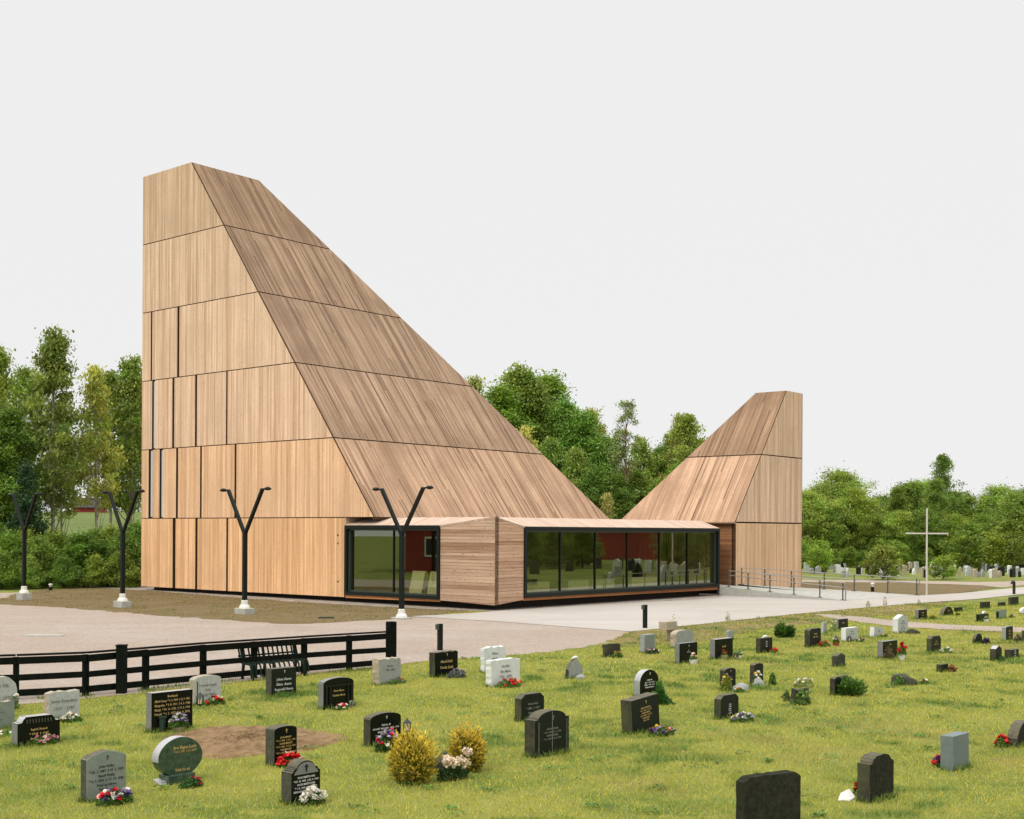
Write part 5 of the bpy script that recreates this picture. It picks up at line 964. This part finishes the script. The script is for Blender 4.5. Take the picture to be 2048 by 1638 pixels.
bush('round_bush', 1563, 1276, 24, 30, (.03, .08, .015), (.09, .18, .025), 'round green bush by the weedy strip, left of a darker one', 1200, .05)
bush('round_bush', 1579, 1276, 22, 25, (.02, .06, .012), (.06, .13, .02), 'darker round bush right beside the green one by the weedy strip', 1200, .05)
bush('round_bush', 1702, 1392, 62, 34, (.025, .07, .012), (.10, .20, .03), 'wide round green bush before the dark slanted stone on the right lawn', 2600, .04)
def lantern(px, py, hpx, zpx, label, hang=False):
    p = gp(px, py); m = p[1] / FPX; h = hpx * m; z = zpx * m; t = empty('grave_lantern', p, .6, label=label, cat='lantern', group='grave lanterns')
    r = h * .27
    mb = MB(); mb.lathe((0, 0, z), [(r * .3, 0), (r * .8, h * .12), (r * .9, h * .16)], 6)
    for k in range(6):
        an = k * math.pi / 3; mb.beam((r * .85 * math.cos(an), r * .85 * math.sin(an), z + h * .14), (r * .95 * math.cos(an), r * .95 * math.sin(an), z + h * .68), .012, .012)
    mb.lathe((0, 0, z + h * .66), [(r * 1.25, 0), (r * .9, h * .1), (r * .3, h * .22), (r * .16, h * .3), (r * .05, h * .34)], 6)
    if z > .05: mb.beam((0, 0, 0), (0, 0, z + .01), .02, .02)
    mb.obj('lantern_frame', M['black'], t); mb = MB(); mb.tube([(0, 0, z + h * .15), (0, 0, z + h * .5)], [r * .5, r * .5], 10); mb.obj('candle', M['candle'], t)
lantern(400, 1416, 28, 4, 'black lantern with candle at the left foot of the light grey arched stone')
lantern(814, 1488, 30, 22, 'black lantern on a rod right of the arched stone beside a yellow bush')
lantern(1699, 1284, 14, 0, 'small black lantern before the white square stone'); lantern(1471, 1318, 15, 0, 'dark lantern right of the black stone with a single gold name'); lantern(1363, 1326, 9, 0, 'small pale lantern at the left foot of the stone with a white tub')
mb = MB(); N = 16; mb.tube([(.16 * math.cos(a), 0, .2 + .16 * math.sin(a)) for a in np.linspace(0, 2 * math.pi, N)], [.04] * N, 6); o = mb.obj('wreath', M['pot_white'], None, smooth=True, label='pale ring wreath leaning on the black stone with a white tub', cat='wreath'); o.location = gp(1971, 1241); o.rotation_euler = (-.2, 0, .8)
# weeds sticking up at the edge of the path
for k, (x, y, hh) in enumerate(((1346, 1258, 30), (1455, 1243, 22), (1736, 1215, 18), (1770, 1212, 24), (1838, 1212, 16))):
    plant('tall_weed', x, y, 12, hh, [((.5, .5, .2), 3)], ('thin tall weed above the pinkish stone block', 'thin weed at the path edge above the single gold name stone', 'low pale weed at the path edge below the ramp loop', 'thin pale weed at the path edge left of the cross', 'yellowish weed behind the black stone past the footpath')[k], cat='weed', upright=True, dens=.5, leafc=(.22, .25, .08), bl=.03)

# ------------------------------------------------------------------ lawn grass
def vnoise(P, sc, seed):
    r = np.random.default_rng(seed); T = r.random((128, 128)); x, y = P[:, 0] / sc + 500, P[:, 1] / sc + 500
    i, j = np.floor(x).astype(int), np.floor(y).astype(int); fx_, fy_ = x - i, y - j; fx_ = fx_ * fx_ * (3 - 2 * fx_); fy_ = fy_ * fy_ * (3 - 2 * fy_)
    g_ = lambda a, b: T[a % 128, b % 128]
    return (g_(i, j) * (1 - fx_) + g_(i + 1, j) * fx_) * (1 - fy_) + (g_(i, j + 1) * (1 - fx_) + g_(i + 1, j + 1) * fx_) * fy_
def inside(P, poly):
    c = np.zeros(len(P), bool); x, y = P[:, 0], P[:, 1]; n = len(poly)
    for i in range(n):
        x1, y1 = poly[i]; x2, y2 = poly[i - 1]; m = (y1 > y) != (y2 > y)
        if m.any(): c[m] ^= x[m] < (x2 - x1) * (y[m] - y1) / (y2 - y1 + 1e-12) + x1
    return c
def scatter(Y0, Y1, dens):
    k = .45; n = int((Y1 ** 2 - Y0 ** 2) * k * dens); Y = np.sqrt(rng.uniform(Y0 ** 2, Y1 ** 2, n)); X = rng.uniform(-1, 1, n) * k * Y; P = np.stack([X, Y], 1)
    ok = np.ones(n, bool)
    for s_ in SHEETS:
        idx = np.where(ok)[0]; bb = (P[idx, 0] > s_[:, 0].min()) & (P[idx, 0] < s_[:, 0].max()) & (P[idx, 1] > s_[:, 1].min()) & (P[idx, 1] < s_[:, 1].max()); idx = idx[bb]
        if len(idx): ok[idx[inside(P[idx], s_)]] = False
    return P[ok]
def blades(P, hgt, wid, cols, lean=.6):
    n = len(P); B = np.c_[P, np.full(n, G)]; a = rng.random(n) * 2 * np.pi; d = np.stack([np.cos(a), np.sin(a), np.zeros(n)], 1) * wid[:, None] / 2
    tip = B + np.c_[rng.normal(0, lean, (n, 2)) * hgt[:, None], hgt]; V = np.stack([B - d, B + d, tip], 1).reshape(-1, 3); return V, cols
VV, CCc = [], []
for Y0, Y1, dn, hs, ws in ((14.5, 22, 800, .042, .009), (22, 32, 430, .045, .013), (32, 46, 190, .05, .02), (46, 64, 75, .055, .035)):
    P = scatter(Y0, Y1, dn); n = len(P); n1, n2, n3 = vnoise(P, 2.4, 1), vnoise(P, .55, 2), vnoise(P, 5.5, 3)
    n2 = .7 * n2 + .3 * vnoise(P, .24, 4); thick = np.clip((n2 - .5) * 5, 0, 1) * np.clip((n1 - .34) * 3, 0, 1); dry = np.clip((n3 - .5 + .12 * (P[:, 0] > 1)) * 3, 0, 1) * np.clip((vnoise(P, .9, 5) - .4) * 2.5, 0, 1)
    hgt = hs * rng.uniform(.55, 1.4, n) * (1 + 1.0 * thick); wid = ws * rng.uniform(.7, 1.3, n)
    c = np.array([.44, .43, .075])[None] * (1 - thick[:, None]) + np.array([.08, .175, .022])[None] * thick[:, None]
    c = c * (1 - .55 * dry[:, None]) + np.array([.40, .31, .13])[None] * .55 * dry[:, None]; c *= rng.normal(1, .2, (n, 1)).clip(.5, 1.6); c[:, 0] *= rng.normal(1, .08, n)
    st = rng.random(n) < .04; c[st] = np.array([.48, .43, .18])
    v, cc = blades(P, hgt, wid, c); VV.append(v); CCc.append(cc)
# taller uncut tufts at the foot of the fence, the stones and along the gravel
TP = []
for p0, p1 in zip(FPT[1:-1], FPT[2:]): 
    n = int(np.linalg.norm(p1 - p0) * 150); f = rng.random((n, 1)); q = (p0 + (p1 - p0) * f)[:, :2] + rng.normal(0, .13, (n, 2)) + np.array([.12, -.15]); TP.append(q[vnoise(q, .7, 9) > .42])
for (p, g, b, w, t, h, r) in STONES.values():
    n = int(150 * w * min(1, 22 / p[1])) + 14; f = rng.random((n, 1)); e = rng.random(n) < .75
    q = p[:2] + g * w * f * 1.02 - b * np.abs(rng.normal(.02, .03, (n, 1))); q2 = p[:2] - g * np.abs(rng.normal(.02, .02, (n, 1))) + b * t * f; TP.append(np.where(e[:, None], q, q2))
TP = np.concatenate(TP); n = len(TP); c = np.array([.15, .22, .045])[None] * rng.normal(1, .25, (n, 1)).clip(.5, 1.7)  # tufts tinted darker than the lawn, painting in contact shade around the stones
v, cc = blades(TP, rng.uniform(.05, .13, n), np.full(n, .014) * (1 + TP[:, 1] / 60), c, .35); VV.append(v); CCc.append(cc)
# weeds and tufts on the bare strips
for poly, dn, col in ((VE, 60, (.24, .21, .08)), (WE, 110, (.20, .23, .06))):
    poly = np.array(poly); lo, hi = poly.min(0), poly.max(0); n = int(np.prod(hi - lo) * dn); q = rng.uniform(lo, hi, (n, 2)); q = q[inside(q, poly)]; q = q[vnoise(q, .8, 12) > .55]; n = len(q)
    v, cc = blades(q, rng.uniform(.02, .09, n), np.full(n, .04), np.array(col)[None] * rng.normal(1, .25, (n, 1)).clip(.5, 1.7), .9); VV.append(v); CCc.append(cc)
link('grass', fast_mesh('grass', np.concatenate(VV), 3, M['grass'], np.concatenate(CCc)), kind='stuff')

# headstones beyond the frame that the long window mirrors
cm = {}
for x in np.sort(rng.uniform(1060, 1430, 22)):
    D = rng.uniform(88, 125); q = virtual(x, D); kkey = list(far_me)[int(rng.integers(len(far_me)))]; cname = dict((b, a) for a, b in FM)[kkey[0]]; cm[cname] = cm.get(cname, 0) + 1
    o = link('headstone', far_me[kkey], label=f'{NTH[cm[cname] - 1]} {cname} headstone from the left mirrored in the long window', cat='headstone', group='headstones mirrored in the window')
    o.location = (q[0], q[1], G); o.rotation_euler.z = rng.uniform(0, 3); k = rng.uniform(.9, 1.5); o.scale = (k, k, k)

# low broad-leaved weeds in the turf
P = scatter(15, 36, .9); P = P[vnoise(P, 3.0, 21) > .42]; n = len(P); k = rng.integers(14, 70, n); R_ = rng.uniform(.06, .26, n)
Cc = np.repeat(P, k, 0) + rng.normal(0, .5, (k.sum(), 2)) * np.repeat(R_, k)[:, None] * np.array([1.3, .8])
col = np.array([.085, .19, .03])[None] * np.repeat(rng.uniform(.7, 1.5, n), k)[:, None] * rng.normal(1, .2, (len(Cc), 1)).clip(.5, 1.6)
link('turf_weeds', fast_mesh('turf_weeds', leaves(np.c_[Cc, G + rng.uniform(.02, .065, len(Cc))], .038, upbias=.9, aspect=.6), 4, M['plant'], col), kind='stuff')
